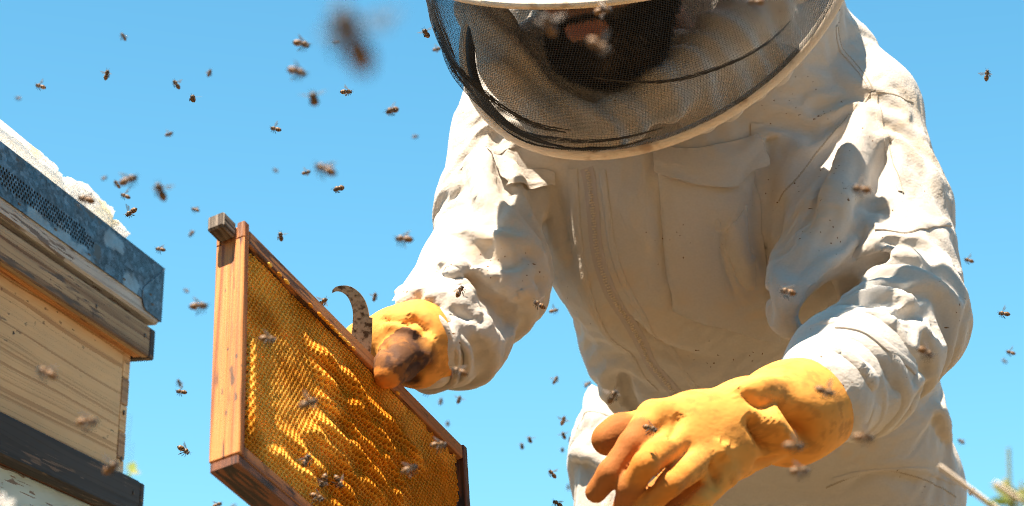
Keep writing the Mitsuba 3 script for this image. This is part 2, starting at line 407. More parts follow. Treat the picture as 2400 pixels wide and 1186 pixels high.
        ('pleat', 0.014, 0.00525, [(0.226, 2.068, 1.226), (0.246, 2.094, 1.175), (0.283, 2.133, 1.125)]),
        ('pleat', 0.014, 0.00675, [(0.119, 2.127, 1.123), (0.166, 2.171, 1.085), (0.252, 2.190, 1.067)]),
        ('pleat', 0.014, 0.006, [(0.151, 2.182, 1.083), (0.213, 2.209, 1.048), (0.306, 2.224, 1.047)]),
        ('pleat', 0.012, 0.0045, [(0.071, 2.164, 1.135), (0.102, 2.216, 1.098), (0.139, 2.237, 1.056)]),
        ('pleat', 0.012, 0.006, [(-0.022, 2.063, 1.295), (-0.041, 2.026, 1.207), (-0.066, 1.998, 1.132)]),
        ('pleat', 0.012, 0.00675, [(0.007, 2.044, 1.224), (-0.016, 1.987, 1.143), (-0.053, 1.961, 1.095)]),
        ('pleat', 0.011, 0.0045, [(-0.055, 2.078, 1.306), (-0.067, 2.053, 1.238), (-0.073, 2.039, 1.181)]),
        ('pleat', 0.01, 0.00675, [(0.026, 2.007, 1.110), (-0.009, 1.976, 1.075), (-0.036, 1.948, 1.052)]),
        ('pleat', 0.01, 0.006, [(-0.083, 1.970, 1.098), (-0.057, 1.942, 1.060), (-0.032, 1.957, 1.017)]),
        ('pleat', 0.009, 0.006, [(-0.103, 1.956, 1.069), (-0.076, 1.928, 1.037), (-0.056, 1.939, 0.998)]),
        ('pleat', 0.01, 0.006, [(0.033, 2.012, 1.131), (0.007, 1.993, 1.100), (0.000, 1.987, 1.064)]),
        ('pleat', 0.012, 0.00525, [(0.550, 2.402, 1.072), (0.495, 2.360, 1.028), (0.426, 2.342, 1.002)]),
        ('pleat', 0.012, 0.00525, [(0.578, 2.473, 1.021), (0.486, 2.383, 0.995), (0.426, 2.385, 0.973)]),
    ],
    'groove': [
        ('g', 0.01, 0, [(-0.047, 1.953, 1.081), (-0.032, 1.955, 1.072), (-0.016, 1.965, 1.063), (0.000, 1.989, 1.053)]),
        ('g', 0.01, 0, [(-0.047, 1.962, 1.084), (-0.032, 1.964, 1.075), (-0.016, 1.974, 1.066), (0.000, 1.998, 1.056)]),
        ('g', 0.01, 0, [(-0.047, 1.971, 1.087), (-0.032, 1.973, 1.078), (-0.016, 1.983, 1.069), (0.000, 2.006, 1.058)]),
        ('g', 0.01, 0, [(-0.047, 1.980, 1.089), (-0.032, 1.982, 1.080), (-0.016, 1.992, 1.072), (0.000, 2.015, 1.061)]),
        ('g', 0.008, 0, [(-0.018, 1.962, 1.048), (-0.005, 1.983, 1.039)]),
        ('g', 0.008, 0, [(-0.018, 1.969, 1.050), (-0.005, 1.990, 1.041)]),
        ('g', 0.008, 0, [(-0.018, 1.976, 1.052), (-0.005, 1.997, 1.043)]),
        ('g', 0.008, 0, [(-0.018, 1.983, 1.054), (-0.005, 2.004, 1.046)]),
        ('g', 0.007, 0, [(-0.068, 1.935, 1.049), (-0.054, 1.938, 1.041), (-0.040, 1.945, 1.035)]),
        ('g', 0.005, 0, [(-0.073, 1.964, 1.096), (-0.059, 1.946, 1.072), (-0.045, 1.945, 1.060), (-0.027, 1.954, 1.050)]),
        ('g', 0.005, 0, [(-0.074, 1.967, 1.097), (-0.059, 1.950, 1.073), (-0.045, 1.949, 1.061), (-0.027, 1.958, 1.052)]),
        ('g', 0.005, 0, [(-0.074, 1.971, 1.098), (-0.059, 1.954, 1.074), (-0.045, 1.953, 1.063), (-0.027, 1.961, 1.053)]),
        ('g', 0.005, 0, [(-0.074, 1.975, 1.099), (-0.059, 1.958, 1.075), (-0.046, 1.957, 1.064), (-0.027, 1.965, 1.054)]),
        ('g', 0.007, 0, [(-0.045, 1.944, 1.019), (-0.036, 1.956, 1.011), (-0.034, 1.983, 0.996)]),
        ('g', 0.006, 0, [(-0.097, 1.943, 1.056), (-0.076, 1.929, 1.039), (-0.063, 1.929, 1.021)]),
        ('g', 0.005, 0, [(-0.020, 2.065, 1.301), (-0.006, 2.038, 1.227), (0.015, 2.026, 1.187), (0.040, 2.028, 1.142)]),
        ('g', 0.005, 0, [(-0.020, 2.069, 1.303), (-0.006, 2.042, 1.229), (0.015, 2.030, 1.188), (0.041, 2.032, 1.143)]),
        ('g', 0.005, 0, [(-0.020, 2.073, 1.304), (-0.006, 2.045, 1.230), (0.015, 2.034, 1.190), (0.041, 2.036, 1.145)]),
        ('g', 0.016, 0, [(0.322, 1.976, 1.052), (0.333, 1.975, 1.064), (0.348, 1.984, 1.077), (0.363, 1.983, 1.086)]),
        ('g', 0.016, 0, [(0.325, 1.992, 1.057), (0.336, 1.991, 1.069), (0.350, 2.000, 1.082), (0.366, 1.999, 1.091)]),
        ('g', 0.016, 0, [(0.327, 2.008, 1.062), (0.338, 2.007, 1.074), (0.353, 2.016, 1.087), (0.369, 2.015, 1.096)]),
        ('g', 0.016, 0, [(0.330, 2.024, 1.067), (0.341, 2.023, 1.079), (0.356, 2.032, 1.092), (0.372, 2.031, 1.101)]),
        ('g', 0.016, 0, [(0.333, 2.041, 1.072), (0.344, 2.039, 1.084), (0.359, 2.048, 1.097), (0.375, 2.047, 1.106)]),
        ('g', 0.016, 0, [(0.335, 2.057, 1.077), (0.347, 2.055, 1.088), (0.362, 2.064, 1.102), (0.378, 2.063, 1.111)]),
        ('g', 0.008, 0, [(0.363, 1.983, 1.086), (0.381, 2.012, 1.112), (0.397, 2.005, 1.121), (0.415, 1.998, 1.124)]),
        ('g', 0.008, 0, [(0.365, 1.991, 1.088), (0.383, 2.020, 1.114), (0.399, 2.013, 1.124), (0.416, 2.005, 1.126)]),
        ('g', 0.008, 0, [(0.366, 1.999, 1.091), (0.384, 2.028, 1.117), (0.400, 2.021, 1.127), (0.418, 2.013, 1.129)]),
        ('g', 0.008, 0, [(0.368, 2.007, 1.093), (0.386, 2.035, 1.119), (0.402, 2.029, 1.129), (0.419, 2.021, 1.131)]),
        ('g', 0.007, 0, [(0.394, 1.941, 1.073), (0.415, 1.936, 1.063), (0.439, 1.953, 1.067)]),
        ('g', 0.008, 0, [(0.391, 1.889, 1.026), (0.418, 1.917, 1.033), (0.443, 1.947, 1.048)]),
        ('g', 0.005, 0, [(0.303, 2.090, 1.300), (0.290, 2.087, 1.240), (0.288, 2.098, 1.192), (0.295, 2.115, 1.156), (0.284, 1.985, 1.078)]),
        ('g', 0.005, 0, [(0.404, 2.096, 1.340), (0.370, 2.066, 1.264), (0.339, 2.026, 1.192), (0.320, 2.002, 1.143)]),
        ('g', 0.005, 0, [(0.443, 2.081, 1.294), (0.422, 2.059, 1.238), (0.400, 2.036, 1.183)]),
        ('g', 0.007, 0, [(0.135, 2.240, 1.056), (0.141, 2.266, 1.037), (0.159, 2.286, 1.018)]),
        ('g', 0.007, 0, [(0.135, 2.247, 1.058), (0.142, 2.273, 1.039), (0.160, 2.293, 1.020)]),
        ('g', 0.007, 0, [(0.136, 2.254, 1.060), (0.142, 2.280, 1.040), (0.160, 2.301, 1.021)]),
        ('g', 0.007, 0, [(0.136, 2.262, 1.062), (0.142, 2.288, 1.042), (0.161, 2.308, 1.023)]),
        ('g', 0.007, 0, [(0.137, 2.269, 1.064), (0.143, 2.295, 1.044), (0.161, 2.315, 1.025)]),
        ('g', 0.005, 0, [(0.085, 2.499, 1.007), (0.108, 2.461, 0.983), (0.124, 2.446, 0.958)]),
        ('g', 0.006, 0, [(0.416, 1.912, 0.950), (0.541, 2.398, 1.040), (0.565, 2.450, 1.019)]),
    ],
    'glove': [
        ('crease', 0.013, 0.0272, [(0.250, 1.754, 0.906), (0.264, 1.763, 0.892), (0.278, 1.779, 0.880), (0.288, 1.802, 0.865)]),
        ('crease', 0.009, 0.0204, [(0.218, 1.737, 0.885), (0.233, 1.744, 0.863), (0.244, 1.765, 0.850)]),
        ('ridge', 0.012, 0.0119, [(0.232, 1.741, 0.888), (0.252, 1.755, 0.870), (0.264, 1.789, 0.859)]),
        ('crease', 0.009, 0.0102, [(0.204, 1.747, 0.908), (0.216, 1.743, 0.903), (0.235, 1.743, 0.894), (0.258, 1.761, 0.906)]),
        ('ridge', 0.01, 0.0068, [(0.199, 1.739, 0.900), (0.238, 1.755, 0.917), (0.270, 1.783, 0.933)]),
        ('crease', 0.008, 0.0085, [(0.182, 1.715, 0.838), (0.185, 1.723, 0.822), (0.187, 1.721, 0.805)]),
        ('ridge', 0.01, 0.0051, [(0.196, 1.726, 0.856), (0.191, 1.724, 0.836)]),
        ('crease', 0.009, 0.0068, [(0.157, 1.720, 0.883), (0.148, 1.710, 0.865), (0.139, 1.694, 0.849)]),
        ('crease', 0.009, 0.0102, [(0.264, 1.789, 0.859), (0.240, 1.770, 0.844), (0.222, 1.749, 0.836)]),
    ],
    'glove_001': [
        ('crease', 0.008, 0.0091, [(-0.140, 1.918, 1.032), (-0.120, 1.909, 1.026), (-0.095, 1.908, 1.019)]),
        ('ridge', 0.008, 0.0065, [(-0.137, 1.913, 1.023), (-0.115, 1.907, 1.017), (-0.093, 1.907, 1.007)]),
        ('crease', 0.008, 0.0091, [(-0.109, 1.912, 1.034), (-0.093, 1.909, 1.022), (-0.084, 1.910, 1.008)]),
        ('ridge', 0.007, 0.0052, [(-0.086, 1.909, 1.013), (-0.084, 1.912, 0.995), (-0.096, 1.904, 0.970)]),
        ('crease', 0.007, 0.0078, [(-0.088, 1.910, 0.988), (-0.100, 1.890, 0.971), (-0.112, 1.879, 0.954)]),
        ('crease', 0.007, 0.0078, [(-0.082, 1.919, 0.983), (-0.095, 1.921, 0.970), (-0.107, 1.939, 0.966)]),
        ('crease', 0.006, 0.0065, [(-0.142, 1.913, 1.009), (-0.121, 1.869, 0.978), (-0.110, 1.872, 0.970)]),
    ],
    'gauntlet': [
        ('crease', 0.01, 0.0117, [(0.325, 1.849, 0.990), (0.345, 1.844, 0.980), (0.366, 1.848, 0.964), (0.380, 1.860, 0.945)]),
        ('ridge', 0.012, 0.0091, [(0.297, 1.842, 0.971), (0.321, 1.831, 0.967), (0.345, 1.829, 0.949), (0.364, 1.848, 0.928)]),
        ('crease', 0.01, 0.0104, [(0.366, 1.849, 0.968), (0.380, 1.858, 0.953), (0.391, 1.878, 0.936)]),
        ('crease', 0.009, 0.0104, [(0.315, 1.859, 0.931), (0.335, 1.853, 0.921), (0.347, 1.857, 0.905)]),
        ('ridge', 0.01, 0.0078, [(0.298, 1.849, 0.960), (0.318, 1.849, 0.942), (0.327, 1.860, 0.918)]),
        ('crease', 0.009, 0.0078, [(0.338, 1.851, 0.921), (0.358, 1.841, 0.927), (0.385, 1.867, 0.942)]),
    ],
    'hem': [
        ('s', 0.005, 0.0026, [(0.327, 1.863, 1.007), (0.356, 1.858, 1.001), (0.382, 1.861, 0.980), (0.412, 1.894, 0.967)]),
        ('s', 0.0025, 0.00195, [(0.280, 1.855, 0.969), (0.301, 1.859, 0.944), (0.312, 1.870, 0.919), (0.315, 1.888, 0.890)]),
    ],
}

# ---------------------------------------------------------------- materials
def bsdf(key, colour, rough=0.8, bump=None, bump_scale=1.0, two=True, **more):
    col = proc(colour) if callable(colour) else ({'type': 'rgb', 'value': list(colour)} if not isinstance(colour, dict) else colour)
    r = proc(rough) if callable(rough) else rough
    d = {'type': 'principled', 'base_color': col, 'roughness': r, **more}
    if bump is not None:
        d = {'type': 'bumpmap', 'arbitrary': proc(bump[0], eps=bump[1]), 'scale': bump_scale, 'bsdf': d}
    scene[key] = {'type': 'twosided', 'bsdf': d} if two else d


VERTEX = {'type': 'mesh_attribute', 'name': 'vertex_color'}


def wood_fn(light, dark, freq=150.0, streak=0.5, weather=None, w_lo=0.5, w_hi=0.7, specks=0.0, w_stretch=9.0, blotch=0.56):
    def fn(p, n, uv):
        u, v = uv.x, uv.y
        vv = v + (fbm(u * 2.2, v * 11.0, 3.0) - 0.5) * 0.03
        ring = noise(u * 1.2, vv * freq, 5.0)
        fine = noise(u * 26.0, v * 1300.0, 1.0)
        patch = fbm(u * 9.0, v * 30.0, 8.0)
        c = mix(light, dark, smoothstep(0.42, 0.95, ring) * (0.35 + 0.65 * streak) + 0.25 * streak * fine)
        c = c * (1.0 - 0.5 * blotch + blotch * patch)
        if weather is not None:
            w = smoothstep(w_lo, w_hi, 0.62 * fbm(u * 6.0, v * 6.0 * w_stretch, 11.0, octaves=4) + 0.38 * noise(u * 40.0, v * 500.0, 2.0))
            c = mix(c, weather, w)
        c = c * (1.0 - 0.35 * streak * smoothstep(0.70, 0.92, noise(u * 0.8, vv * freq * 3.3, 9.0)))
        if specks > 0:
            s = smoothstep(0.88, 0.93, noise(u * 90.0, v * 210.0, 21.0)) * smoothstep(0.6, 0.7, noise(u * 9.0, v * 21.0, 31.0))
            c = mix(c, mi.Color3f(0.05, 0.035, 0.025), s * specks)
        return c
    return fn


def grain_bump(freq=150.0):
    return (lambda p, n, uv: noise(uv.x * 2.0, uv.y * freq, 5.0) * 0.6 + noise(uv.x * 30.0, uv.y * 1000.0, 1.0) * 0.4, 5e-4)


bsdf('wood_pine', wood_fn((0.66, 0.455, 0.235), (0.43, 0.245, 0.10), 430, 0.75, None, 0.70, 0.86, 0.6, 9.0, 0.22), 0.72, grain_bump(135), 0.0006)
bsdf('wood_end', wood_fn((0.40, 0.26, 0.15), (0.22, 0.13, 0.07), 420, 0.7), 0.8)
bsdf('wood_grey', wood_fn((0.38, 0.27, 0.16), (0.15, 0.09, 0.05), 190, 0.9, (0.10, 0.08, 0.065), 0.58, 0.76, 0.5), 0.85, grain_bump(190), 0.0010)
bsdf('wood_orange', wood_fn((0.56, 0.26, 0.08), (0.26, 0.09, 0.03), 260, 0.9, (0.10, 0.05, 0.025), 0.62, 0.72), 0.7)
bsdf('wood_black', wood_fn((0.035, 0.031, 0.030), (0.014, 0.012, 0.012), 210, 0.8, (0.13, 0.085, 0.055), 0.66, 0.76), 0.75, grain_bump(210), 0.0012)
bsdf('paint_blue', wood_fn((0.42, 0.55, 0.58), (0.33, 0.45, 0.49), 60, 0.4, (0.17, 0.13, 0.10), 0.60, 0.63, 0.0, 14.0), 0.6)
bsdf('paint_white', wood_fn((0.42, 0.40, 0.37), (0.26, 0.24, 0.215), 300, 0.7, (0.16, 0.13, 0.11), 0.62, 0.70), 0.8, grain_bump(300), 0.0008)
bsdf('wood_frame', wood_fn((0.52, 0.195, 0.045), (0.26, 0.075, 0.017), 260, 0.9, (0.10, 0.035, 0.018), 0.55, 0.74, 0.8), 0.6, grain_bump(300), 0.0006)
bsdf('wood_lug', wood_fn((0.19, 0.155, 0.125), (0.06, 0.045, 0.035), 400, 0.9, (0.035, 0.028, 0.022), 0.45, 0.62, 0.5), 0.8, grain_bump(400), 0.0012)
bsdf('wood_bar', wood_fn((0.36, 0.14, 0.045), (0.18, 0.06, 0.02), 300, 0.7, (0.07, 0.03, 0.02), 0.60, 0.72, 0.5), 0.6)
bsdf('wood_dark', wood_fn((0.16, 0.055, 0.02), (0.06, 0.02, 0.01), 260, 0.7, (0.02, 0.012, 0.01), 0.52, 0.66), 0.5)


def zinc(p, n, uv):
    a, b, r = voronoi(uv.x * 130.0 + noise(uv.x * 60.0, uv.y * 60.0) * 0.9, uv.y * 190.0)
    a2, b2, r2 = voronoi(uv.x * 300.0 + 5.0, uv.y * 420.0)
    v = 0.10 + 0.17 * r * r + 0.09 * (r2 - 0.5) + 0.10 * (fbm(uv.x * 9.0, uv.y * 30.0, 2.0) - 0.5)
    rust = smoothstep(0.70, 0.78, fbm(uv.x * 22.0, uv.y * 60.0, 4.0, octaves=4))
    chalk = smoothstep(0.62, 0.68, fbm(uv.x * 14.0, uv.y * 22.0, 9.0, octaves=4))
    c = mi.Color3f(0.52, 0.66, 0.80) * v
    c = mix(c, mi.Color3f(0.36, 0.39, 0.41), chalk * 0.6)
    return mix(c, mi.Color3f(0.10, 0.07, 0.055), rust)


bsdf('zinc', zinc, lambda p, n, uv: 0.34 + 0.3 * fbm(uv.x * 60.0, uv.y * 80.0, 2.0), metallic=0.72, specular=0.5)
bsdf('steel_nail', (0.10, 0.085, 0.075), 0.5, metallic=0.7)


def foam_fn(p, n, uv):
    s = fbm(p.x * 60.0, p.y * 60.0, p.z * 60.0)
    y = smoothstep(0.55, 0.75, fbm(p.x * 14.0, p.y * 14.0, p.z * 30.0 + 3.0))
    return mix(mi.Color3f(0.95, 0.945, 0.93), mi.Color3f(0.86, 0.76, 0.50), y * 0.7) * (0.95 + 0.08 * s)


scene['foam'] = {'type': 'principledthin', 'base_color': proc(foam_fn), 'roughness': 0.9, 'diff_trans': 1.1}
bsdf('terracotta', (0.52, 0.20, 0.09), 0.9)


def wax_fn(p, n, uv):
    s = fbm(uv.x * 40.0, uv.y * 40.0, 1.0)
    t = smoothstep(0.40, 0.68, fbm(uv.x * 9.0 + 3.0, uv.y * 13.0, 6.0))
    return mix(mi.Color3f(0.92, 0.55, 0.10), mi.Color3f(0.66, 0.26, 0.012), t) * (0.8 + 0.4 * s)


bsdf('wax', wax_fn, 0.5, specular=0.2)


def cloth_fn(p, n, uv):
    big = fbm(p.x * 9.0, p.y * 9.0, p.z * 9.0, octaves=4)
    fuzz = noise(p.x * 700.0, p.y * 700.0, p.z * 700.0)
    c = mi.Color3f(0.50, 0.470, 0.437) * (0.93 + 0.10 * fuzz)
    grime = smoothstep(0.52, 0.70, big) * smoothstep(0.3, 0.7, fbm(p.x * 60.0, p.y * 60.0, p.z * 60.0))
    c = mix(c, mi.Color3f(0.55, 0.44, 0.32), grime * 0.55)
    dot = smoothstep(0.90, 0.92, noise(p.x * 260.0 + 3.0, p.y * 260.0, p.z * 260.0)) * smoothstep(0.60, 0.66, noise(p.x * 17.0, p.y * 17.0, p.z * 17.0 + 9.0))
    return mix(c, mi.Color3f(0.16, 0.09, 0.05), dot)


def cloth_bump(p, n, uv):
    return noise(p.x * 520.0, p.y * 520.0, p.z * 520.0) * 0.5 + fbm(p.x * 120.0, p.y * 120.0, p.z * 120.0) * 1.2


bsdf('cloth', cloth_fn, 0.95, (cloth_bump, 4e-4), 0.0006, sheen=0.4, specular=0.1)


def pants_fn(p, n, uv):
    return cloth_fn(p, n, uv)


bsdf('seam_thread', (0.36, 0.31, 0.25), 0.9)
bsdf('zip_tape', (0.42, 0.375, 0.355), 0.9)
bsdf('zip_teeth', (0.56, 0.49, 0.39), 0.5)
bsdf('hoop', lambda p, n, uv: mix(mi.Color3f(0.66, 0.59, 0.51), mi.Color3f(0.34, 0.23, 0.15), smoothstep(0.60, 0.78, fbm(p.x * 45.0, p.y * 45.0, p.z * 45.0, octaves=4)) * 0.8) * (0.9 + 0.16 * noise(p.x * 800.0, p.y * 800.0, p.z * 800.0)), 0.9)
bsdf('net', (0.018, 0.019, 0.021), 0.6)
bsdf('glove', VERTEX, 0.78, (lambda p, n, uv: fbm(p.x * 330.0, p.y * 330.0, p.z * 330.0, octaves=3), 4e-4), 0.00035, specular=0.2)
bsdf('skin', VERTEX, 0.5)
bsdf('hair', (0.006, 0.0045, 0.004), 0.6)
bsdf('steel', lambda p, n, uv: mix(mi.Color3f(0.30, 0.27, 0.23), mi.Color3f(0.05, 0.035, 0.025), smoothstep(0.40, 0.75, fbm(p.x * 260.0, p.y * 260.0, p.z * 260.0, octaves=4))), 0.45, metallic=0.6)
bsdf('bee_body', VERTEX, 0.55)
scene['bee_wing'] = {'type': 'principledthin', 'base_color': {'type': 'rgb', 'value': [0.62, 0.58, 0.56]}, 'roughness': 0.2, 'spec_trans': 0.82, 'diff_trans': 0.7, 'eta': 1.2}
bsdf('dry_grass', lambda p, n, uv: mix(mi.Color3f(0.13, 0.085, 0.045), mi.Color3f(0.08, 0.06, 0.025), fbm(p.x * 2.0, p.y * 2.0, octaves=4)), 0.95)
scene['leaf'] = {'type': 'principledthin', 'base_color': VERTEX, 'roughness': 0.6, 'diff_trans': 0.7}
bsdf('stem', (0.62, 0.52, 0.42), 0.8)
bsdf('green_stem', (0.20, 0.22, 0.09), 0.8)

# ---------------------------------------------------------------- ground
g = 400.0
put('ground', ([[-g, -g, 0], [g, -g, 0], [g, g, 0], [-g, g, 0]], [[0, 1, 2, 3]]), 'dry_grass')
label('ground', 'dry grassy ground of the bee yard', kind='structure')

# unseen trees added behind the camera, blocking low sky to deepen the shade
bsdf('added_tree_leaves', lambda p, n, uv: mix(mi.Color3f(0.045, 0.070, 0.022), mi.Color3f(0.085, 0.10, 0.03), noise(p.x * 9.0, p.y * 9.0, p.z * 9.0)), 0.8)
bsdf('added_tree_bark', (0.12, 0.085, 0.06), 0.9)
for i in range(7):
    gt = np.random.default_rng(60 + i)
    tx, ty, th_ = -15.0 + 5.0 * i + gt.normal(0, 0.5), -8.5 + gt.normal(0, 0.8), 7.0 + gt.normal(0, 0.6)
    key = 'tree' if i == 0 else f'tree_{i:03d}'
    put(key + '__trunk', tube(cr([(tx, ty, -0.1), (tx + 0.1, ty, 1.6), (tx - 0.1, ty + 0.1, th_ * 0.75)], 6), np.linspace(0.22, 0.06, 13), 8), 'added_tree_bark', smooth=True)
    c_ = gt.normal(0, 1, (2600, 3)); c_ /= np.linalg.norm(c_, axis=1, keepdims=True)
    c_ = c_ * (gt.random((2600, 1)) ** 0.4) * [2.7, 2.2, th_ * 0.46] * (0.75 + 0.5 * meshkit.noise(c_ * 2.2, i))[:, None] + [tx, ty, th_ * 0.54]
    a_, b_ = gt.normal(0, 0.17, (2600, 3)), gt.normal(0, 0.17, (2600, 3))
    put(key + '__crown', (np.stack([c_ - a_, c_ + b_, c_ + a_, c_ - b_], 1).reshape(-1, 3), np.arange(2600)[:, None] * 4 + np.array([[0, 1, 2, 3]])), 'added_tree_leaves')
    label(key, 'added unseen tree blocking low sky behind the photographer, ' + ('leftmost of the row', 'next to the leftmost tree', 'left of the middle tree', 'in the middle of the row', 'right of the middle tree', 'next to the rightmost tree', 'rightmost of the row')[i], 'tree', 'added unseen trees blocking low sky')

# ---------------------------------------------------------------- beehive
HA = np.array([math.sin(math.radians(13.2)), math.cos(math.radians(13.2)), 0.0])   # along the visible side, away
HN = np.array([math.cos(math.radians(13.2)), -math.sin(math.radians(13.2)), 0.0])  # out of the visible side
HZ = np.array([0.0, 0.0, 1.0])
HC = np.array([-0.5171, 2.5106, 0.0])
AX = np.array([-HA, -HN, HZ])      # boards run from the far corner towards the camera, inwards, up
LEN, DEEP = 0.56, 0.40


def hp(a, off, z):
    return HC + HA * a + HN * off + HZ * z


label('beehive', 'weathered wooden beehive with a perforated galvanised lid, left of the frame', 'beehive')
# super box: side board with finger joints at the far corner
zb, zt = 0.975, 1.160
put_board('beehive__super_side', 'wood_pine', hp(-0.022, 0.0, zb), AX, (LEN - 0.022, 0.022, zt - zb), seed=1)
nj = 5
for i in range(nj):
    z0, z1 = zb + (zt - zb) * i / nj, zb + (zt - zb) * (i + 1) / nj
    end = i % 2 == 1
    put_board('beehive__super_side__finger_joint', 'wood_end' if end else 'wood_pine', hp(0.0, 0.0006 if end else 0.0, z0 + 0.0004), AX, (0.0215, 0.022, z1 - z0 - 0.0008), bevel=0.0008, grain=0, seed=20 + i)
put_board('beehive__super_end', 'wood_pine', hp(-0.0005, -0.0225, zb), AX, (0.022, DEEP - 0.045, zt - zb), grain=1, seed=3)
put_board('beehive__super_end', 'wood_pine', hp(-LEN, -0.0225, zb), AX, (0.022, DEEP - 0.045, zt - zb), grain=1, seed=4)
put_board('beehive__super_back', 'wood_pine', hp(0.0, -DEEP, zb), AX, (LEN, 0.022, zt - zb), seed=5)
# rim: weathered front over an orange batten
put_board('beehive__rim_board', 'wood_grey', hp(0.006, 0.024, 1.155), AX, (LEN + 0.03, 0.011, 0.043), seed=6)
put_board('beehive__rim_end', 'wood_black', hp(0.0235, 0.0238, 1.1552), AX, (0.017, 0.05, 0.0428), grain=1, seed=7)
put_board('beehive__rim_batten', 'wood_orange', hp(0.006, 0.0128, 1.1562), AX, (LEN + 0.03, 0.0126, 0.041), seed=8)
put_board('beehive__rim_back', 'wood_grey', hp(0.0235, -0.03, 1.1555), AX, (LEN + 0.06, DEEP - 0.01, 0.0424), seed=9)
# lid board and galvanised cover
put_board('beehive__lid_board', 'paint_white', hp(0.0262, 0.0262, 1.2060), AX, (LEN + 0.05, DEEP + 0.052, 0.0300), bevel=0.003, seed=10)
put_board('beehive__lid_board__block', 'wood_grey', hp(-0.02, -0.03, 1.2362), AX, (LEN - 0.05, DEEP - 0.06, 0.0505), seed=18)
put_board('beehive__lid_spacer', 'wood_dark', hp(0.012, 0.012, 1.1975), AX, (LEN + 0.024, DEEP + 0.03, 0.009), seed=11)

from shapely.geometry import Polygon, Point
lx0, lx1 = -LEN, 0.0295
plate = Polygon([(lx0, 1.2255), (-0.036, 1.2255), (-0.030, 1.2170), (-0.022, 1.2135), (lx1, 1.2115), (lx1, 1.2895), (lx0, 1.2895)])
holes = []
for r in range(5):
    for c in range(52):
        x = -0.195 - 0.0072 * c - 0.0036 * (r % 2)
        z = 1.2415 + 0.0047 * r - 0.0004 * ((c * 7) % 3)
        if (r == 0 and c < 2) or (r == 4 and c < 4) or (r == 3 and c < 1):
            continue
        if x > lx0 + 0.01:
            holes.append(Point(x, z).buffer(0.0021, 3))
plate = plate.difference(trimesh.path.polygons.unary_union(holes) if hasattr(trimesh.path.polygons, 'unary_union') else __import__('shapely').union_all(holes))
sheet = trimesh.creation.extrude_polygon(plate, 0.0011, engine='earcut')
sv = np.asarray(sheet.vertices)
uv = sv[:, :2].copy()
dent = 0.0009 * (meshkit.fbm(np.c_[sv[:, 0] * 18, sv[:, 1] * 30, sv[:, 0] * 0], 3) - 0.5)
sheet = trimesh.Trimesh(HC + sv[:, :1] * HA + (0.0275 + sv[:, 2:3]) * HN + sv[:, 1:2] * HZ, sheet.faces[:, ::-1], process=False)
put('beehive__lid_cover', sheet, 'zinc', uv=uv)
put_board('beehive__lid_cover__top_sheet', 'zinc', hp(0.0284, 0.0272, 1.2875), AX, (LEN + 0.055, DEEP + 0.054, 0.0012), bevel=0.0003, seed=2)
put_board('beehive__lid_cover__end_sheet', 'zinc', hp(0.0296, 0.0270, 1.2118), AX, (0.0012, DEEP + 0.05, 0.0770), bevel=0.0003, grain=1, seed=3)
# folded flap over the corner: its diagonal edge and its nails
fl = [hp(-0.0385, 0.0288, 1.2265), hp(-0.034, 0.0288, 1.243), hp(0.0, 0.0288, 1.2665), hp(0.0290, 0.0288, 1.2885)]
put('beehive__lid_cover__fold_seam', tube(cr(fl, 6), 0.0011, 6), 'zinc', uv=np.tile([[0.3, 0.7]], (len(tube(cr(fl, 6), 0.0011, 6).vertices), 1)) + np.asarray(tube(cr(fl, 6), 0.0011, 6).vertices)[:, [1, 2]])
for a, z in ((-0.395, 1.2325), (-0.30, 1.2335), (-0.205, 1.2325), (-0.098, 1.2335), (-0.012, 1.239), (-0.004, 1.2275)):
    c = hp(a, 0.0288, z)
    m = trimesh.creation.icosphere(1, 1.0)
    put('beehive__lid_cover__nail', trimesh.Trimesh(c + m.vertices * [1, 1, 1] @ np.array([HA * 0.0042, HN * 0.0012, HZ * 0.0017]), m.faces, process=False), 'steel_nail')
# charred base board and the blue box below
put_board('beehive__base_board', 'wood_black', hp(0.012, 0.0215, 0.936), AX, (LEN + 0.03, 0.022, 0.050), bevel=0.003, seed=12)
put_board('beehive__base_end', 'wood_black', hp(0.0262, 0.0208, 0.9362), AX, (0.0138, 0.05, 0.0488), grain=1, bevel=0.002, seed=13)
put_board('beehive__base_back', 'wood_dark', hp(0.0262, -0.002, 0.9362), AX, (LEN + 0.05, DEEP, 0.0492), seed=14)
put_board('beehive__lower_box', 'paint_blue', hp(0.0, 0.0, 0.55), AX, (LEN, DEEP, 0.3858), seed=15)
put_board('beehive__lower_box', 'paint_blue', hp(0.0, 0.0, 0.28), AX, (LEN, DEEP, 0.2695), seed=16)
for a in (-0.03, -LEN + 0.03):
    for o in (-0.03, -DEEP + 0.07):
        put_board('beehive__leg', 'wood_grey', hp(a, o, 0.0), AX, (0.045, 0.045, 0.2795), grain=2, seed=17)
# nails and knots on the wooden faces
for a, off, z, s in ((-0.012, 0.0244, 1.181, 0.0035), (-0.165, 0.0244, 1.176, 0.003), (-0.012, 0.0012, 1.075, 0.004), (-0.010, 0.0012, 1.012, 0.004), (-0.33, 0.0004, 1.095, 0.0022), (-0.012, 0.0222, 0.966, 0.003)):
    m = trimesh.creation.icosphere(1, 1.0)
    put('beehive__nail', trimesh.Trimesh(hp(a, off, z) + m.vertices @ np.array([HA * s * 0.6, HN * 0.0012, HZ * s]), m.faces, process=False), 'steel_nail')


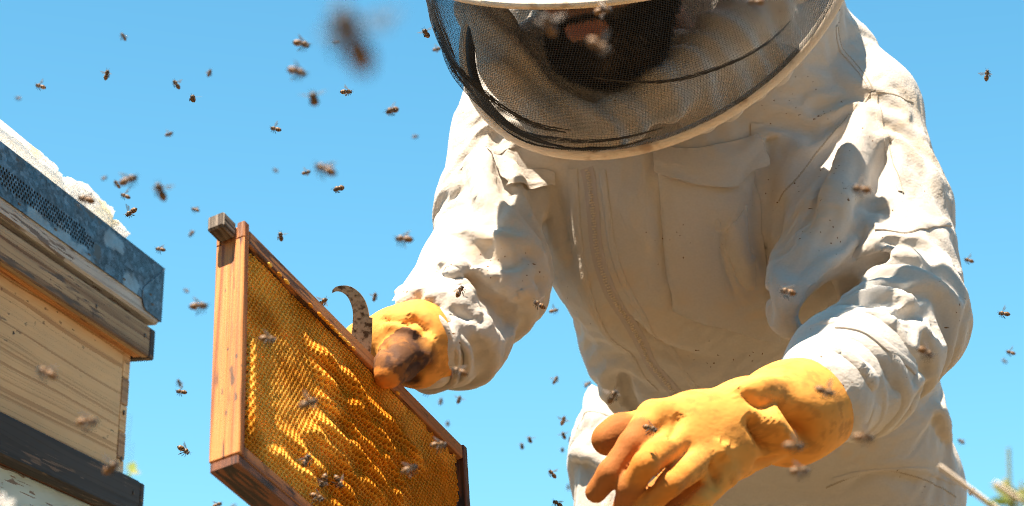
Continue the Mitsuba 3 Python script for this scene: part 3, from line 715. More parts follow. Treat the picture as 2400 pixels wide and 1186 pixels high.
def lump(c, size, seed, ax=(HA, HN, HZ), rough=0.5, freq=3.4):
    m = trimesh.creation.icosphere(5)
    v = np.asarray(m.vertices)
    e = np.sign(v) * np.abs(v) ** 0.55
    e /= np.abs(e).max(1, keepdims=True) ** 0.35
    n1 = meshkit.fbm(v * freq + seed * 3.7, 5, seed) - 0.5
    n2 = meshkit.fbm(v * 14 + seed, 3, seed + 5) - 0.5
    e = e * (1 + rough * n1 + 0.13 * n2)[:, None]
    return trimesh.Trimesh(np.asarray(c) + (e * np.asarray(size)) @ np.array(ax), m.faces, process=False)


for key, a, la, h, seed, txt in (('foam_block', -0.415, 0.165, 0.019, 3, 'long white foam chunk on the lid, at the image edge'),
                                 ('foam_block_001', -0.188, 0.065, 0.021, 9, 'rounded white foam chunk in the middle of the hive lid'),
                                 ('foam_block_002', -0.110, 0.030, 0.012, 15, 'smallest white foam crumb nearest the metal lid corner')):
    scene[key] = mikit.ply(lump(hp(a, -0.012, 1.2885 + h * 0.78), (la, 0.036, h), seed), 'foam', smooth=25)
    label(key, txt, 'foam', 'white foam chunks on the hive lid')
scene['brick_chip'] = mikit.ply(lump(hp(-0.372, -0.012, 1.3235), (0.008, 0.008, 0.006), 4, rough=0.4), 'terracotta')
label('brick_chip', 'small orange brick chip lying on the white foam', 'brick chip')

# ---------------------------------------------------------------- honeycomb frame
FO = np.array([-0.24857, 1.67950, 1.05232])
FD, FE, FW = np.array([0.44848, 0.84698, -0.28548]), np.array([0.06544, -0.31709, -0.94616]), np.array([-0.89100, 0.39513, -0.22359])
FAX = np.array([FD, FE, FW])


def fp(s, t, w):
    s, t, w = np.broadcast_arrays(np.asarray(s, float), t, w)
    return FO + s[..., None] * FD + t[..., None] * FE + w[..., None] * FW


FL, FH, FT = 0.445, 0.25, 0.031
label('honeycomb', 'orange wooden hive frame filled with golden honeycomb, held in the glove', 'honeycomb frame')
put_board('honeycomb__end_bar', 'wood_frame', fp(0.0, 0.016, 0.0), FAX, (0.009, FH - 0.016, FT), bevel=0.0012, grain=1, seed=31)
put_board('honeycomb__end_bar__tongue', 'wood_frame', fp(0.0, -0.003, 0.0), FAX, (0.009, 0.0195, 0.0085), bevel=0.0012, grain=1, seed=32)
put_board('honeycomb__end_bar__tongue', 'wood_frame', fp(0.0, -0.002, FT - 0.005), FAX, (0.009, 0.0185, 0.005), bevel=0.0012, grain=1, seed=33)
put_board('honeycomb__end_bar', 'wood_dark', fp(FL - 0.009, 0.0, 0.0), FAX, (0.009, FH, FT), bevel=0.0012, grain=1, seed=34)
put_board('honeycomb__top_bar', 'wood_bar', fp(0.0005, 0.0012, 0.0088), FAX, (FL - 0.011, 0.0150, FT - 0.0142), bevel=0.001, seed=35)
put_board('honeycomb__top_bar__rail', 'wood_bar', fp(0.0094, 0.0028, 0.0006), FAX, (FL - 0.0200, 0.0165, 0.0080), bevel=0.001, seed=36)
put_board('honeycomb__top_bar__lug', 'wood_lug', fp(-0.022, -0.002, 0.0086), FAX, (0.0220, 0.0170, FT - 0.0130), bevel=0.002, seed=37)
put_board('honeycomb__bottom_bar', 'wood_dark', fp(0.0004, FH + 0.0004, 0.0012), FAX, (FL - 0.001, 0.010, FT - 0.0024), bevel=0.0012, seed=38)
put_board('honeycomb__bottom_bar__rail', 'wood_bar', fp(0.0094, FH - 0.012, 0.0008), FAX, (FL - 0.020, 0.0122, 0.0050), bevel=0.001, seed=39)

# comb: hexagonal cells standing on a wavy sheet
PITCH_C = 0.0054


def bulge(s, t):
    """How far the comb face stands out of the frame's front plane (metres)."""
    p = np.stack([s * 9, t * 9, s * 0], -1)
    b = -0.0045 + 0.004 * (meshkit.fbm(p, 3, 4) - 0.5)
    for amp, s0, s1, t0, slope, wid, wob in ((0.0075, 0.10, 0.36, 0.062, 0.05, 0.0075, 0.0035), (0.0070, 0.11, 0.33, 0.088, 0.03, 0.0070, 0.004), (0.0065, 0.13, 0.33, 0.112, 0.06, 0.0065, 0.004),
                                             (0.0070, 0.12, 0.31, 0.138, 0.05, 0.0065, 0.003), (0.0060, 0.10, 0.30, 0.162, 0.04, 0.0065, 0.004), (0.0060, 0.06, 0.26, 0.190, 0.05, 0.0065, 0.003), (0.0055, 0.03, 0.22, 0.216, 0.02, 0.006, 0.003)):
        c = t0 + slope * (s - s0) + wob * np.sin(s * 62 + t0 * 400) + 0.6 * wob * np.sin(s * 141 + t0 * 150)
        d = t - c
        prof = np.where(d < 0, np.exp(-(d / (1.6 * wid)) ** 2), np.exp(-(d / (0.8 * wid)) ** 2))
        b = b + 1.1 * amp * prof * np.clip((s - s0) / 0.03, 0, 1) * np.clip((s1 - s) / 0.03, 0, 1) * (0.55 + 0.9 * meshkit.noise(np.stack([s * 34, t * 20, s * 0], -1), 8))
    edge = np.exp(-((s - 0.021) / 0.008) ** 2) * np.clip((t - 0.10) / 0.03, 0, 1) * np.clip((0.235 - t) / 0.02, 0, 1)
    return b + 0.0052 * edge


def comb_mesh():
    v, f, uv, cols = [], [], [], []
    k = 0
    ang = np.arange(6) * np.pi / 3 + np.pi / 6
    hexa = np.stack([np.cos(ang), np.sin(ang)], 1)
    R = PITCH_C / math.sqrt(3)
    rows, ncol = int(0.226 / (PITCH_C * math.sqrt(3) / 2)), int(0.43 / PITCH_C)
    cs, ct = [], []
    for r in range(rows):
        for c in range(ncol):
            s = 0.0118 + PITCH_C * (c + 0.5 * (r % 2) + 0.5)
            t = 0.0235 + r * PITCH_C * math.sqrt(3) / 2
            lim = 0.428 - 0.012 * ((t - 0.02) / 0.1) - 0.004 * math.sin(t * 70)
            if s < lim and t < 0.2365 and not (t < 0.0265 and s > 0.36 and (c * 7) % 3):
                cs.append(s); ct.append(t)
    cs, ct = np.array(cs), np.array(ct)
    n = len(cs)
    gen = np.random.default_rng(3)
    jit = gen.normal(0, 1, (n, 4))
    ws = 0.0005 * np.sin(ct * 47 + cs * 20)
    S = cs[:, None] + hexa[None, :, 0] * R * 1.0
    Tt = ct[:, None] + hexa[None, :, 1] * R * 1.0 + ws[:, None] * 0
    warp = lambda s, t: (s + 0.0007 * np.sin(t * 90 + s * 31), t + 0.0007 * np.sin(s * 83 + t * 27))
    so, to = warp(S, Tt)
    inner = 0.84 + 0.02 * jit[:, :1]
    si, ti = warp(cs[:, None] + hexa[None, :, 0] * R * inner, ct[:, None] + hexa[None, :, 1] * R * inner)
    sf, tf = warp(cs[:, None] + hexa[None, :, 0] * R * 0.80, ct[:, None] + hexa[None, :, 1] * R * 0.80)
    bo = bulge(so, to)
    lip = bo + 0.00025 * jit[:, 1:2]
    bi = bulge(si, ti) + 0.00025 * jit[:, 1:2] + 0.00015
    depth = 0.0095 + 0.0012 * jit[:, 2:3]
    bf = bulge(sf, tf) - depth
    P = np.concatenate([fp(so, to, 0.0 - lip), fp(si, ti, 0.0 - bi), fp(sf, tf, 0.0 - bf)], 1).reshape(-1, 3)
    UV = np.concatenate([np.stack([so, to], -1), np.stack([si, ti], -1), np.stack([sf, tf], -1)], 1).reshape(-1, 2)
    base = np.arange(n)[:, None, None] * 18
    tri = []
    for i in range(6):
        j = (i + 1) % 6
        tri += [[i, j, 6 + j], [i, 6 + j, 6 + i], [6 + i, 6 + j, 12 + j], [6 + i, 12 + j, 12 + i]]
    tri += [[12, 13, 14], [12, 14, 15], [12, 15, 16], [12, 16, 17]]
    Fc = (base + np.array(tri)[None]).reshape(-1, 3)
    return trimesh.Trimesh(P, Fc, process=False), UV


cm, cuv = comb_mesh()
put('honeycomb__comb', cm, 'wax', uv=cuv)
put_board('honeycomb__comb__midrib', 'wax', fp(0.0115, 0.0225, 0.0165), FAX, (0.412, 0.2155, 0.004), seed=1)
# burr wax along the top bar and droplets on the end bar
gen = np.random.default_rng(12)
for i in range(14):
    s = (0.045, 0.062, 0.075, 0.118, 0.135, 0.142, 0.150, 0.158, 0.166, 0.174, 0.182, 0.19, 0.2, 0.29)[i]
    m = lump(fp(s, 0.0195 + 0.001 * gen.normal(), 0.0002), (0.0028 + 0.002 * gen.random(), 0.0016, 0.0018), i, ax=(FD, FW, FE), rough=0.6)
    m = trimesh.Trimesh(m.vertices, m.faces, process=False)
    m = trimesh.creation.icosphere(2)
    vv = np.asarray(m.vertices) * (1 + 0.5 * (meshkit.fbm(np.asarray(m.vertices) * 2 + i, 3, i) - 0.5))[:, None]
    put('honeycomb__top_bar__wax_bead', trimesh.Trimesh(fp(s, 0.0195, 0.0004) + vv * [1, 1, 1] @ np.array([FD * (0.003 + 0.002 * gen.random()), FE * 0.0016, FW * 0.0016]), m.faces, process=False), 'wax', smooth=True, uv=np.tile([[s * 3, 0.3]], (len(vv), 1)))

# ---------------------------------------------------------------- person: suit
FRONT = (0.0, 1.0, 0.0)
SUIT = [
    # torso, leaning towards the camera
    capsule((0.0958, 2.1568, 1.3445), 0.0932, (0.1566, 2.1780, 1.2202), 0.1001, (FRONT, 0.78), 0.09),
    capsule((0.3368, 2.1736, 1.3571), 0.0966, (0.3224, 2.2063, 1.2302), 0.1040, (FRONT, 0.78), 0.09),
    capsule((0.1566, 2.1780, 1.2202), 0.1001, (0.2133, 2.3007, 1.1391), 0.1045, (FRONT, 0.74), 0.09),
    capsule((0.2036, 2.1362, 1.2810), 0.0967, (0.2644, 2.2815, 1.1334), 0.1058, (FRONT, 0.74), 0.09),
    capsule((0.3224, 2.2063, 1.2302), 0.1040, (0.3757, 2.3521, 1.1432), 0.1143, (FRONT, 0.74), 0.09),
    capsule((0.2133, 2.3007, 1.1391), 0.1045, (0.2722, 2.4305, 1.0679), 0.1139, (FRONT, 0.74), 0.09),
    capsule((0.3757, 2.3521, 1.1432), 0.1143, (0.4424, 2.4500, 1.0729), 0.1260, (FRONT, 0.74), 0.09),
    # hips and thighs
    capsule((0.2617, 2.5200, 0.9912), 0.1422, (0.4529, 2.5397, 0.9954), 0.1433, (FRONT, 0.8), 0.03),
    ball((0.1907, 2.5427, 1.0489), 0.1028, None, 0.02),
    capsule((0.1949, 2.5360, 1.0063), 0.1089, (0.1452, 2.5174, 0.5645), 0.0860, None, 0.05),
    capsule((0.4738, 2.5650, 0.9832), 0.1242, (0.4949, 2.7255, 0.5740), 0.0932, None, 0.05),
    capsule((0.165, 2.47, 0.58), 0.088, (0.15, 2.62, 0.09), 0.075, None, 0.05),
    capsule((0.49, 2.66, 0.58), 0.088, (0.52, 2.86, 0.09), 0.075, None, 0.05),
    # shoulders and hood base
    capsule((0.0000, 2.1384, 1.3984), 0.0559, (0.0460, 2.1340, 1.3185), 0.0613, None, 0.04),
    capsule((0.3947, 2.1941, 1.4521), 0.0560, (0.4390, 2.1946, 1.3887), 0.0624, None, 0.04),
    capsule((0.3267, 2.2188, 1.5349), 0.0817, (0.3926, 2.2106, 1.4656), 0.0592, None, 0.04),
    ball((0.1731, 2.1271, 1.5248), 0.2308, (FRONT, 0.55), 0.04),
    # his right arm (image left)
    capsule((-0.0179, 2.1307, 1.3281), 0.0562, (-0.0299, 2.1008, 1.2298), 0.0528, None, 0.035),
    capsule((-0.0299, 2.1008, 1.2298), 0.0528, (-0.0192, 2.0505, 1.1293), 0.0653, None, 0.03),
    capsule((-0.0216, 2.0544, 1.1179), 0.0605, (-0.0641, 2.0042, 1.0479), 0.0585, None, 0.012),
    capsule((-0.0641, 2.0042, 1.0479), 0.0585, (-0.0907, 1.9635, 1.0126), 0.0453, None, 0.02),
    # his left arm (image right)
    capsule((0.4300, 2.1778, 1.3759), 0.0656, (0.4484, 2.1399, 1.2390), 0.0699, None, 0.035),
    capsule((0.4484, 2.1399, 1.2390), 0.0699, (0.4351, 2.0484, 1.0735), 0.0704, None, 0.018),
    capsule((0.4351, 2.0484, 1.0735), 0.0694, (0.3600, 1.9315, 0.9822), 0.0631, None, 0.010),
    capsule((0.3600, 1.9315, 0.9822), 0.0631, (0.3115, 1.8632, 0.9347), 0.0512, None, 0.02),
    capsule((0.4196, 2.1829, 1.3610), 0.0498, (0.3569, 2.0711, 1.1928), 0.0411, None, 0.04),
    capsule((0.3569, 2.0711, 1.1928), 0.0411, (0.3136, 2.0063, 1.0729), 0.0373, None, 0.010),
]
HOLE_C = np.array((0.1525, 1.8747, 1.3973))
HOLE_AX = np.array([[1, 0, 0], [0, -math.sin(PITCH), math.cos(PITCH)], [0, math.cos(PITCH), math.sin(PITCH)]])
HOLE_R = np.array([0.196, 0.172, 0.165])


GROOVES = [capsule(a_, w_, b_, w_) for k_, w_, h_, pts_ in FOLDS.get('groove', []) for a_, b_ in zip(pts_, pts_[1:])]


def suit_distance(p):
    d = field(p, SUIT, 0.04)
    for c in GROOVES:
        near = np.linalg.norm(p - 0.5 * (c['a'] + c['b']), axis=1) < 0.5 * np.linalg.norm(c['a'] - c['b']) + 0.04
        if near.any():
            e = -prim_distance(p[near], c)
            dn = d[near]
            h = np.clip(0.5 - 0.5 * (dn - e) / 0.005, 0, 1)
            d[near] = dn + (e - dn) * h + 0.005 * h * (1 - h)
    q = (p - HOLE_C) @ HOLE_AX.T / HOLE_R
    l = np.linalg.norm(q, axis=1)
    hole = (l - 1) * HOLE_R.min() * np.clip(l, 0.6, 1.0) ** 0
    k = 0.018
    h = np.clip(0.5 - 0.5 * (d + hole) / k, 0, 1)
    return d + (-hole - d) * h + k * h * (1 - h)


def suit_base():
    m = solid(suit_distance, (-0.12, 1.80, 0.05), (0.72, 2.98, 1.72), 0.005)
    return smooth(m, 2)


BODY = [
    capsule((0.0962, 2.1661, 1.3483), 0.0832, (0.1657, 2.2002, 1.2171), 0.0828, (FRONT, 0.78), 0.09),
    capsule((0.3383, 2.1829, 1.3610), 0.0865, (0.3252, 2.2285, 1.2269), 0.0892, (FRONT, 0.78), 0.09),
    capsule((0.2044, 2.1455, 1.2846), 0.0843, (0.2635, 2.3198, 1.1449), 0.0887, (FRONT, 0.74), 0.09),
    capsule((0.1657, 2.2002, 1.2171), 0.0828, (0.2811, 2.4597, 1.0753), 0.0984, (FRONT, 0.74), 0.09),
    capsule((0.3252, 2.2285, 1.2269), 0.0892, (0.4363, 2.4791, 1.0803), 0.1162, (FRONT, 0.74), 0.09),
    capsule((0.2637, 2.5416, 0.9900), 0.1347, (0.4564, 2.5594, 0.9996), 0.1358, (FRONT, 0.8), 0.05),
    ball((0.1936, 2.5445, 1.0434), 0.0896, None, 0.03),
    capsule((0.0000, 2.1393, 1.3960), 0.0492, (0.0462, 2.1433, 1.3222), 0.0539, None, 0.04),
    capsule((0.3947, 2.1941, 1.4521), 0.0523, (0.4390, 2.1946, 1.3887), 0.0571, None, 0.04),
    capsule((-0.0204, 2.1307, 1.3281), 0.0501, (-0.0423, 2.1024, 1.2251), 0.0329, None, 0.03),
    capsule((-0.0423, 2.1024, 1.2251), 0.0329, (-0.0564, 2.0407, 1.1270), 0.0401, None, 0.02),
    capsule((-0.0564, 2.0407, 1.1270), 0.0401, (-0.1047, 1.9498, 1.0218), 0.0361, None, 0.02),
    capsule((0.4353, 2.1778, 1.3759), 0.0587, (0.4661, 2.1399, 1.2390), 0.0446, None, 0.03),
    capsule((0.4661, 2.1399, 1.2390), 0.0446, (0.4589, 2.0453, 1.0825), 0.0390, None, 0.02),
    capsule((0.4589, 2.0453, 1.0825), 0.0390, (0.3029, 1.8584, 0.9488), 0.0358, None, 0.02),
]


def drape(m, body, rest_v, axis, along, across, free, steps, gravity, seed=0):
    """Hangs the cloth m over the body: edges keep the length they have in rest_v, longer by along/across the axis; free = 0 pins a vertex."""
    from scipy.ndimage import map_coordinates
    v0 = np.asarray(m.vertices).copy()
    n = len(v0)
    e = m.edges_unique
    A = sparse.coo_matrix((np.ones(2 * len(e)), (np.r_[e[:, 0], e[:, 1]], np.r_[e[:, 1], e[:, 0]])), shape=(n, n)).tocsr()
    A2 = sparse.triu(A @ A, 1).tocoo()
    far = np.stack([A2.row, A2.col], 1)

    def rest(ii):
        d = rest_v[ii[:, 0]] - rest_v[ii[:, 1]]
        l = np.linalg.norm(d, axis=1)
        c2 = np.einsum('ij,ij->i', d / np.maximum(l, 1e-9)[:, None], axis[ii[:, 0]]) ** 2
        return l * (1 + across[ii[:, 0]] * (1 - c2) + along[ii[:, 0]] * c2)

    ii = np.vstack([e, far])
    rr = np.concatenate([rest(e), rest(far)])
    ww = np.r_[np.ones(len(e)), np.full(len(far), 0.30)]
    cols = np.r_[np.arange(len(ii)), np.arange(len(ii))]
    M = sparse.coo_matrix((np.r_[ww, -ww], (np.r_[ii[:, 0], ii[:, 1]], cols)), shape=(n, len(ii))).tocsr()
    deg = np.asarray(abs(M).sum(1)).ravel()
    h = 0.012
    lo = v0.min(0) - 0.06
    size = np.ceil((v0.max(0) + 0.06 - lo) / h).astype(int)
    G = lo + h * np.stack(np.meshgrid(*[np.arange(s) for s in size], indexing='ij'), -1).reshape(-1, 3)
    S = np.concatenate([field(x, body, 0.03) for x in np.array_split(G, 12)]).reshape(size)
    grad = np.stack(np.gradient(S, h), 0)
    p = v0 + normals(m) * (0.005 * (meshkit.fbm(v0 * 10, 2, seed) - 0.5) * free)[:, None]
    vel = np.zeros_like(p)
    for k in range(steps):
        q = p + free[:, None] * (0.93 * vel + [0, 0, -gravity])
        for _ in range(4):
            d = q[ii[:, 0]] - q[ii[:, 1]]
            l = np.linalg.norm(d, axis=1)
            c = d * ((l - rr) * 0.5 / np.maximum(l, 1e-9))[:, None]
            q = q - free[:, None] * (M @ c) / deg[:, None] * 1.5
        g = ((q - lo) / h).T
        s = map_coordinates(S, g, order=1, mode='nearest')
        hit = s < 0.004
        if hit.any():
            gg = np.stack([map_coordinates(grad[i], g[:, hit], order=1, mode='nearest') for i in range(3)], 1)
            gg /= np.linalg.norm(gg, axis=1, keepdims=True) + 1e-9
            push = gg * (0.004 - s[hit])[:, None] * free[hit][:, None]
            q[hit] += push
            q[hit] = p[hit] + 0.4 * (q[hit] - p[hit]) + 0.6 * push * 0 if False else q[hit] - 0.5 * ((q[hit] - p[hit]) - push)
        off = q - v0
        far_ = np.linalg.norm(off, axis=1)
        q = v0 + off * (np.tanh(far_ / 0.045) * 0.045 / np.maximum(far_, 1e-9) * 0.3 + 0.7)[:, None]
        vel = np.clip(q - p, -0.006, 0.006)
        p = q
    return p


def suit_base():
    return smooth(solid(suit_distance, (-0.12, 1.80, 0.05), (0.72, 2.98, 1.72), 0.0075), 2)


DRAPE_STEPS = 110
SUIT_BASE = suit_base()
# gloves: colour per part (leather, fingertips), each finger a chain of its own
YEL, ORA, BRN, DRK = np.array([0.69, 0.31, 0.066]), np.array([0.54, 0.20, 0.035]), np.array([0.33, 0.115, 0.03]), np.array([0.070, 0.034, 0.022])


def chain(points, k=None, flat=None):
    """Tapered chain: (point, radius, colour) ..."""
    out = []
    for (a, ra, ca), (b, rb, cb) in zip(points, points[1:]):
        c = capsule(a, ra, b, rb, flat, k)
        c['ca'], c['cb'] = ca, cb
        out.append(c)
    return out


GLOVE = (  # his left hand, image right
    chain([((0.2992, 1.8569, 0.9221), 0.0475, YEL), ((0.2716, 1.8305, 0.9068), 0.0451, YEL), ((0.2257, 1.7837, 0.8888), 0.0358, YEL)], 0.03)
    + chain([((0.2257, 1.7837, 0.8888), 0.0358, YEL), ((0.1720, 1.7545, 0.8816), 0.0248, YEL), ((0.1321, 1.7295, 0.8775), 0.0181, YEL)], 0.016)
    + chain([((0.2257, 1.7837, 0.8888), 0.0346, YEL), ((0.1510, 1.7267, 0.8547), 0.0176, YEL)], 0.016)
    + chain([((0.2257, 1.7857, 0.8831), 0.0346, YEL), ((0.1726, 1.7324, 0.8380), 0.0169, YEL)], 0.016)
    + chain([((0.2277, 1.7870, 0.8792), 0.0325, YEL), ((0.1956, 1.7458, 0.8297), 0.0150, YEL)], 0.016)
    + chain([((0.1299, 1.7268, 0.8760), 0.0169, YEL), ((0.1092, 1.7051, 0.8468), 0.0135, BRN), ((0.0893, 1.7034, 0.8209), 0.0119, BRN), ((0.0763, 1.7189, 0.8062), 0.0097, BRN)], 0.004)
    + chain([((0.1478, 1.7219, 0.8532), 0.0156, YEL), ((0.1187, 1.6814, 0.8234), 0.0122, ORA), ((0.1064, 1.6978, 0.8061), 0.0111, BRN), ((0.1012, 1.7476, 0.7934), 0.0098, BRN)], 0.004)
    + chain([((0.1719, 1.7255, 0.8364), 0.0148, YEL), ((0.1419, 1.6912, 0.8070), 0.0111, ORA), ((0.1209, 1.7033, 0.7901), 0.0103, ORA), ((0.1131, 1.7439, 0.7730), 0.0094, BRN)], 0.004)
    + chain([((0.1959, 1.7414, 0.8272), 0.0134, YEL), ((0.1703, 1.7220, 0.7970), 0.0101, YEL), ((0.1465, 1.7198, 0.7817), 0.0093, ORA), ((0.1322, 1.7402, 0.7684), 0.0086, BRN)], 0.006)
    + chain([((0.2149, 1.8216, 0.8706), 0.0310, YEL), ((0.1700, 1.7706, 0.8343), 0.0224, ORA), ((0.1349, 1.7648, 0.8048), 0.0190, BRN)], 0.008)
    + chain([((0.1871, 1.7857, 0.8831), 0.0244, YEL), ((0.1342, 1.7857, 0.8831), 0.0179, YEL), ((0.1031, 1.7779, 0.8750), 0.0162, BRN), ((0.0903, 1.7750, 0.8681), 0.0157, BRN)], 0.012)
)
GLOVE_001 = (  # his right hand, image left, closed over the top bar
    chain([((-0.0801, 1.9824, 1.0190), 0.0403, YEL), ((-0.1015, 1.9525, 1.0137), 0.0388, YEL), ((-0.1279, 1.9422, 1.0130), 0.0305, YEL)], 0.03)
    + chain([((-0.1286, 1.9496, 1.0222), 0.0217, YEL), ((-0.1601, 1.9514, 1.0171), 0.0171, YEL), ((-0.1694, 1.9924, 0.9895), 0.0156, ORA), ((-0.1633, 2.0125, 0.9616), 0.0129, BRN)], 0.012)
    + chain([((-0.1247, 1.9614, 1.0186), 0.0218, YEL), ((-0.1544, 1.9802, 1.0098), 0.0174, YEL), ((-0.1605, 2.0107, 0.9825), 0.0157, ORA), ((-0.1525, 2.0252, 0.9554), 0.0129, BRN)], 0.012)
    + chain([((-0.1184, 1.9740, 1.0128), 0.0210, YEL), ((-0.1426, 1.9977, 1.0052), 0.0166, YEL), ((-0.1486, 2.0289, 0.9754), 0.0149, ORA)], 0.012)
    + chain([((-0.1093, 1.9754, 1.0084), 0.0200, YEL), ((-0.1317, 2.0110, 0.9969), 0.0157, YEL), ((-0.1363, 2.0409, 0.9713), 0.0140, ORA)], 0.012)
    + chain([((-0.1010, 1.9472, 0.9981), 0.0278, YEL), ((-0.1163, 1.9053, 0.9818), 0.0193, DRK), ((-0.1232, 1.8855, 0.9686), 0.0156, DRK), ((-0.1271, 1.8815, 0.9586), 0.0112, ORA)], 0.015)
)


def glove_mesh(prims, h=0.0026):
    pts = np.array([c[k] for c in prims for k in ('a', 'b')])
    m = smooth(solid(lambda p: field(p, prims, 0.02), pts.min(0) - 0.07, pts.max(0) + 0.07, h), 1)
    return m


def glove_colour(prims, v, seed):
    best, col = np.full(len(v), 9.0), np.zeros((len(v), 3))
    for c in prims:
        d = prim_distance(v, c)
        ba = c['b'] - c['a']
        t = np.clip(((v - c['a']) @ ba) / (ba @ ba + 1e-12), 0, 1)
        t = np.clip(t + 1.1 * (meshkit.fbm(v * 60, 4, seed) - 0.5), 0, 1)
        t = np.clip((t - 0.25) / 0.5, 0, 1)[:, None]
        cc = c['ca'] * (1 - t) + c['cb'] * t
        w = d < best
        best[w] = d[w]
        col[w] = cc[w]
    n1 = meshkit.fbm(v * 45, 4, seed + 1)
    n2 = meshkit.fbm(v * 160, 3, seed + 2)
    stain = np.clip((n1 - 0.54) / 0.08, 0, 1)[:, None] * np.clip((n2 - 0.40) / 0.15, 0, 1)[:, None]
    col = col * (1 - 0.5 * stain) + np.array([0.30, 0.12, 0.03]) * 0.5 * stain
    n3 = meshkit.fbm(v * 14, 3, seed + 6)
    col = col * (1 - 0.35 * np.clip((n3 - 0.45) / 0.3, 0, 1))[:, None] + np.array([0.46, 0.19, 0.035]) * (0.35 * np.clip((n3 - 0.45) / 0.3, 0, 1))[:, None]
    return col * (0.88 + 0.24 * n2)[:, None]


GLOVE_BASE, GLOVE_001_BASE = glove_mesh(GLOVE), glove_mesh(GLOVE_001)
GAUNT = [capsule((0.3027, 1.8514, 0.9229), 0.0500, (0.3463, 1.9199, 0.9699), 0.0644), capsule((0.3463, 1.9199, 0.9699), 0.0644, (0.3891, 1.9828, 1.0177), 0.0696)]
GAUNT_A, GAUNT_N = np.array((0.3103, 1.8626, 0.9301)), unit(np.array((0.3891, 1.9828, 1.0177)) - np.array((0.3027, 1.8514, 0.9229)))


def gaunt_distance(p):
    d = field(p, GAUNT, 0.02)
    s = (p - GAUNT_A) @ GAUNT_N
    d = np.maximum(d, -s)
    return np.maximum(d, s - 0.105)


GAUNT_BASE = smooth(solid(gaunt_distance, GAUNT_A - 0.13, GAUNT_A + [0.22, 0.28, 0.22], 0.004), 1)
sb = strokes(SUIT_BASE, FOLDS.get('suit', []))
cv_ = np.asarray(sb.vertices)
ARMS = [cr([(-0.0179, 2.1307, 1.3281), (-0.0299, 2.1008, 1.2298), (-0.0191, 2.0425, 1.1216), (-0.0534, 2.0057, 1.0435), (-0.0884, 1.9640, 1.0109)], 12), cr([(0.4300, 2.1778, 1.3759), (0.4484, 2.1399, 1.2390), (0.4351, 2.0484, 1.0735), (0.3600, 1.9315, 0.9822), (0.3115, 1.8632, 0.9347)], 12)]
near_a, axis = np.zeros(len(cv_)), np.tile(unit((0.15, -0.25, 0.95)), (len(cv_), 1))
ends, along_j = np.ones(len(cv_)), np.zeros(len(cv_))
for c in ARMS:
    d, j = cKDTree(c).query(cv_)
    wgt = np.clip((0.10 - d) / 0.03, 0, 1) * np.clip(j / 12, 0.25, 1)
    tan = np.gradient(c, axis=0)
    tan /= np.linalg.norm(tan, axis=1, keepdims=True)
    axis = np.where((wgt > near_a)[:, None], tan[j], axis)
    along_j = np.where(wgt > near_a, j / len(c), along_j)
    near_a = np.maximum(near_a, wgt)
    ends = np.minimum(ends, np.clip(np.linalg.norm(cv_ - c[-1], axis=1) / 0.03 - 1.6, 0, 1))
hole_q = np.linalg.norm((cv_ - HOLE_C) @ HOLE_AX.T / HOLE_R, axis=1)
free = ends * np.clip((hole_q - 1.02) / 0.18, 0, 1) * np.clip((cv_[:, 2] - 0.75) / 0.1, 0, 1)
low = np.clip((along_j - 0.40) / 0.2, 0, 1)
for k_, w_, h_, pts_ in FOLDS.get('groove', []):
    d, _ = cKDTree(cr(pts_, 10)).query(cv_)
    free = free * np.clip((d - 1.1 * w_) / (1.6 * w_), 0, 1)
hung = drape(sb, BODY, cv_, axis, 0.010 + near_a * (0.0 + 0.14 * low), 0.012 + near_a * (0.012 - 0.01 * low), free, DRAPE_STEPS, 0.00003, seed=2)
sb = trimesh.Trimesh(hung, sb.faces, process=False)
fine = trimesh.remesh.subdivide(np.asarray(sb.vertices), np.asarray(sb.faces))
sb = smooth(trimesh.Trimesh(fine[0], fine[1], process=False), 2)
sb = strokes(sb, [(k_, w_ * 0.65, h_ * 0.75, p_) for k_, w_, h_, p_ in FOLDS.get('suit', []) if k_ != 'ridge'])
sb = smooth(strokes(sb, FOLDS.get('pleats', [])), 1)
put('person__suit', sb, 'cloth', smooth=True)

SUIT_V, SUIT_N = np.asarray(sb.vertices), normals(sb)


def unit_rows(v):
    return v / (np.linalg.norm(v, axis=-1, keepdims=True) + 1e-12)


TREES = {}


def on_surface(v, n, p, k=6):
    if id(v) not in TREES:
        TREES[id(v)] = (cKDTree(v), v)
    d, j = TREES[id(v)][0].query(p, k)
    w = 1 / (d + 0.002)
    w /= w.sum(1, keepdims=True)
    nn = (n[j] * w[..., None]).sum(1)
    nn /= np.linalg.norm(nn, axis=1, keepdims=True)
    near = v[j[:, 0]]
    mean = (v[j] * w[..., None]).sum(1)
    return p - nn * np.einsum('ij,ij->i', p - mean, nn)[:, None], nn


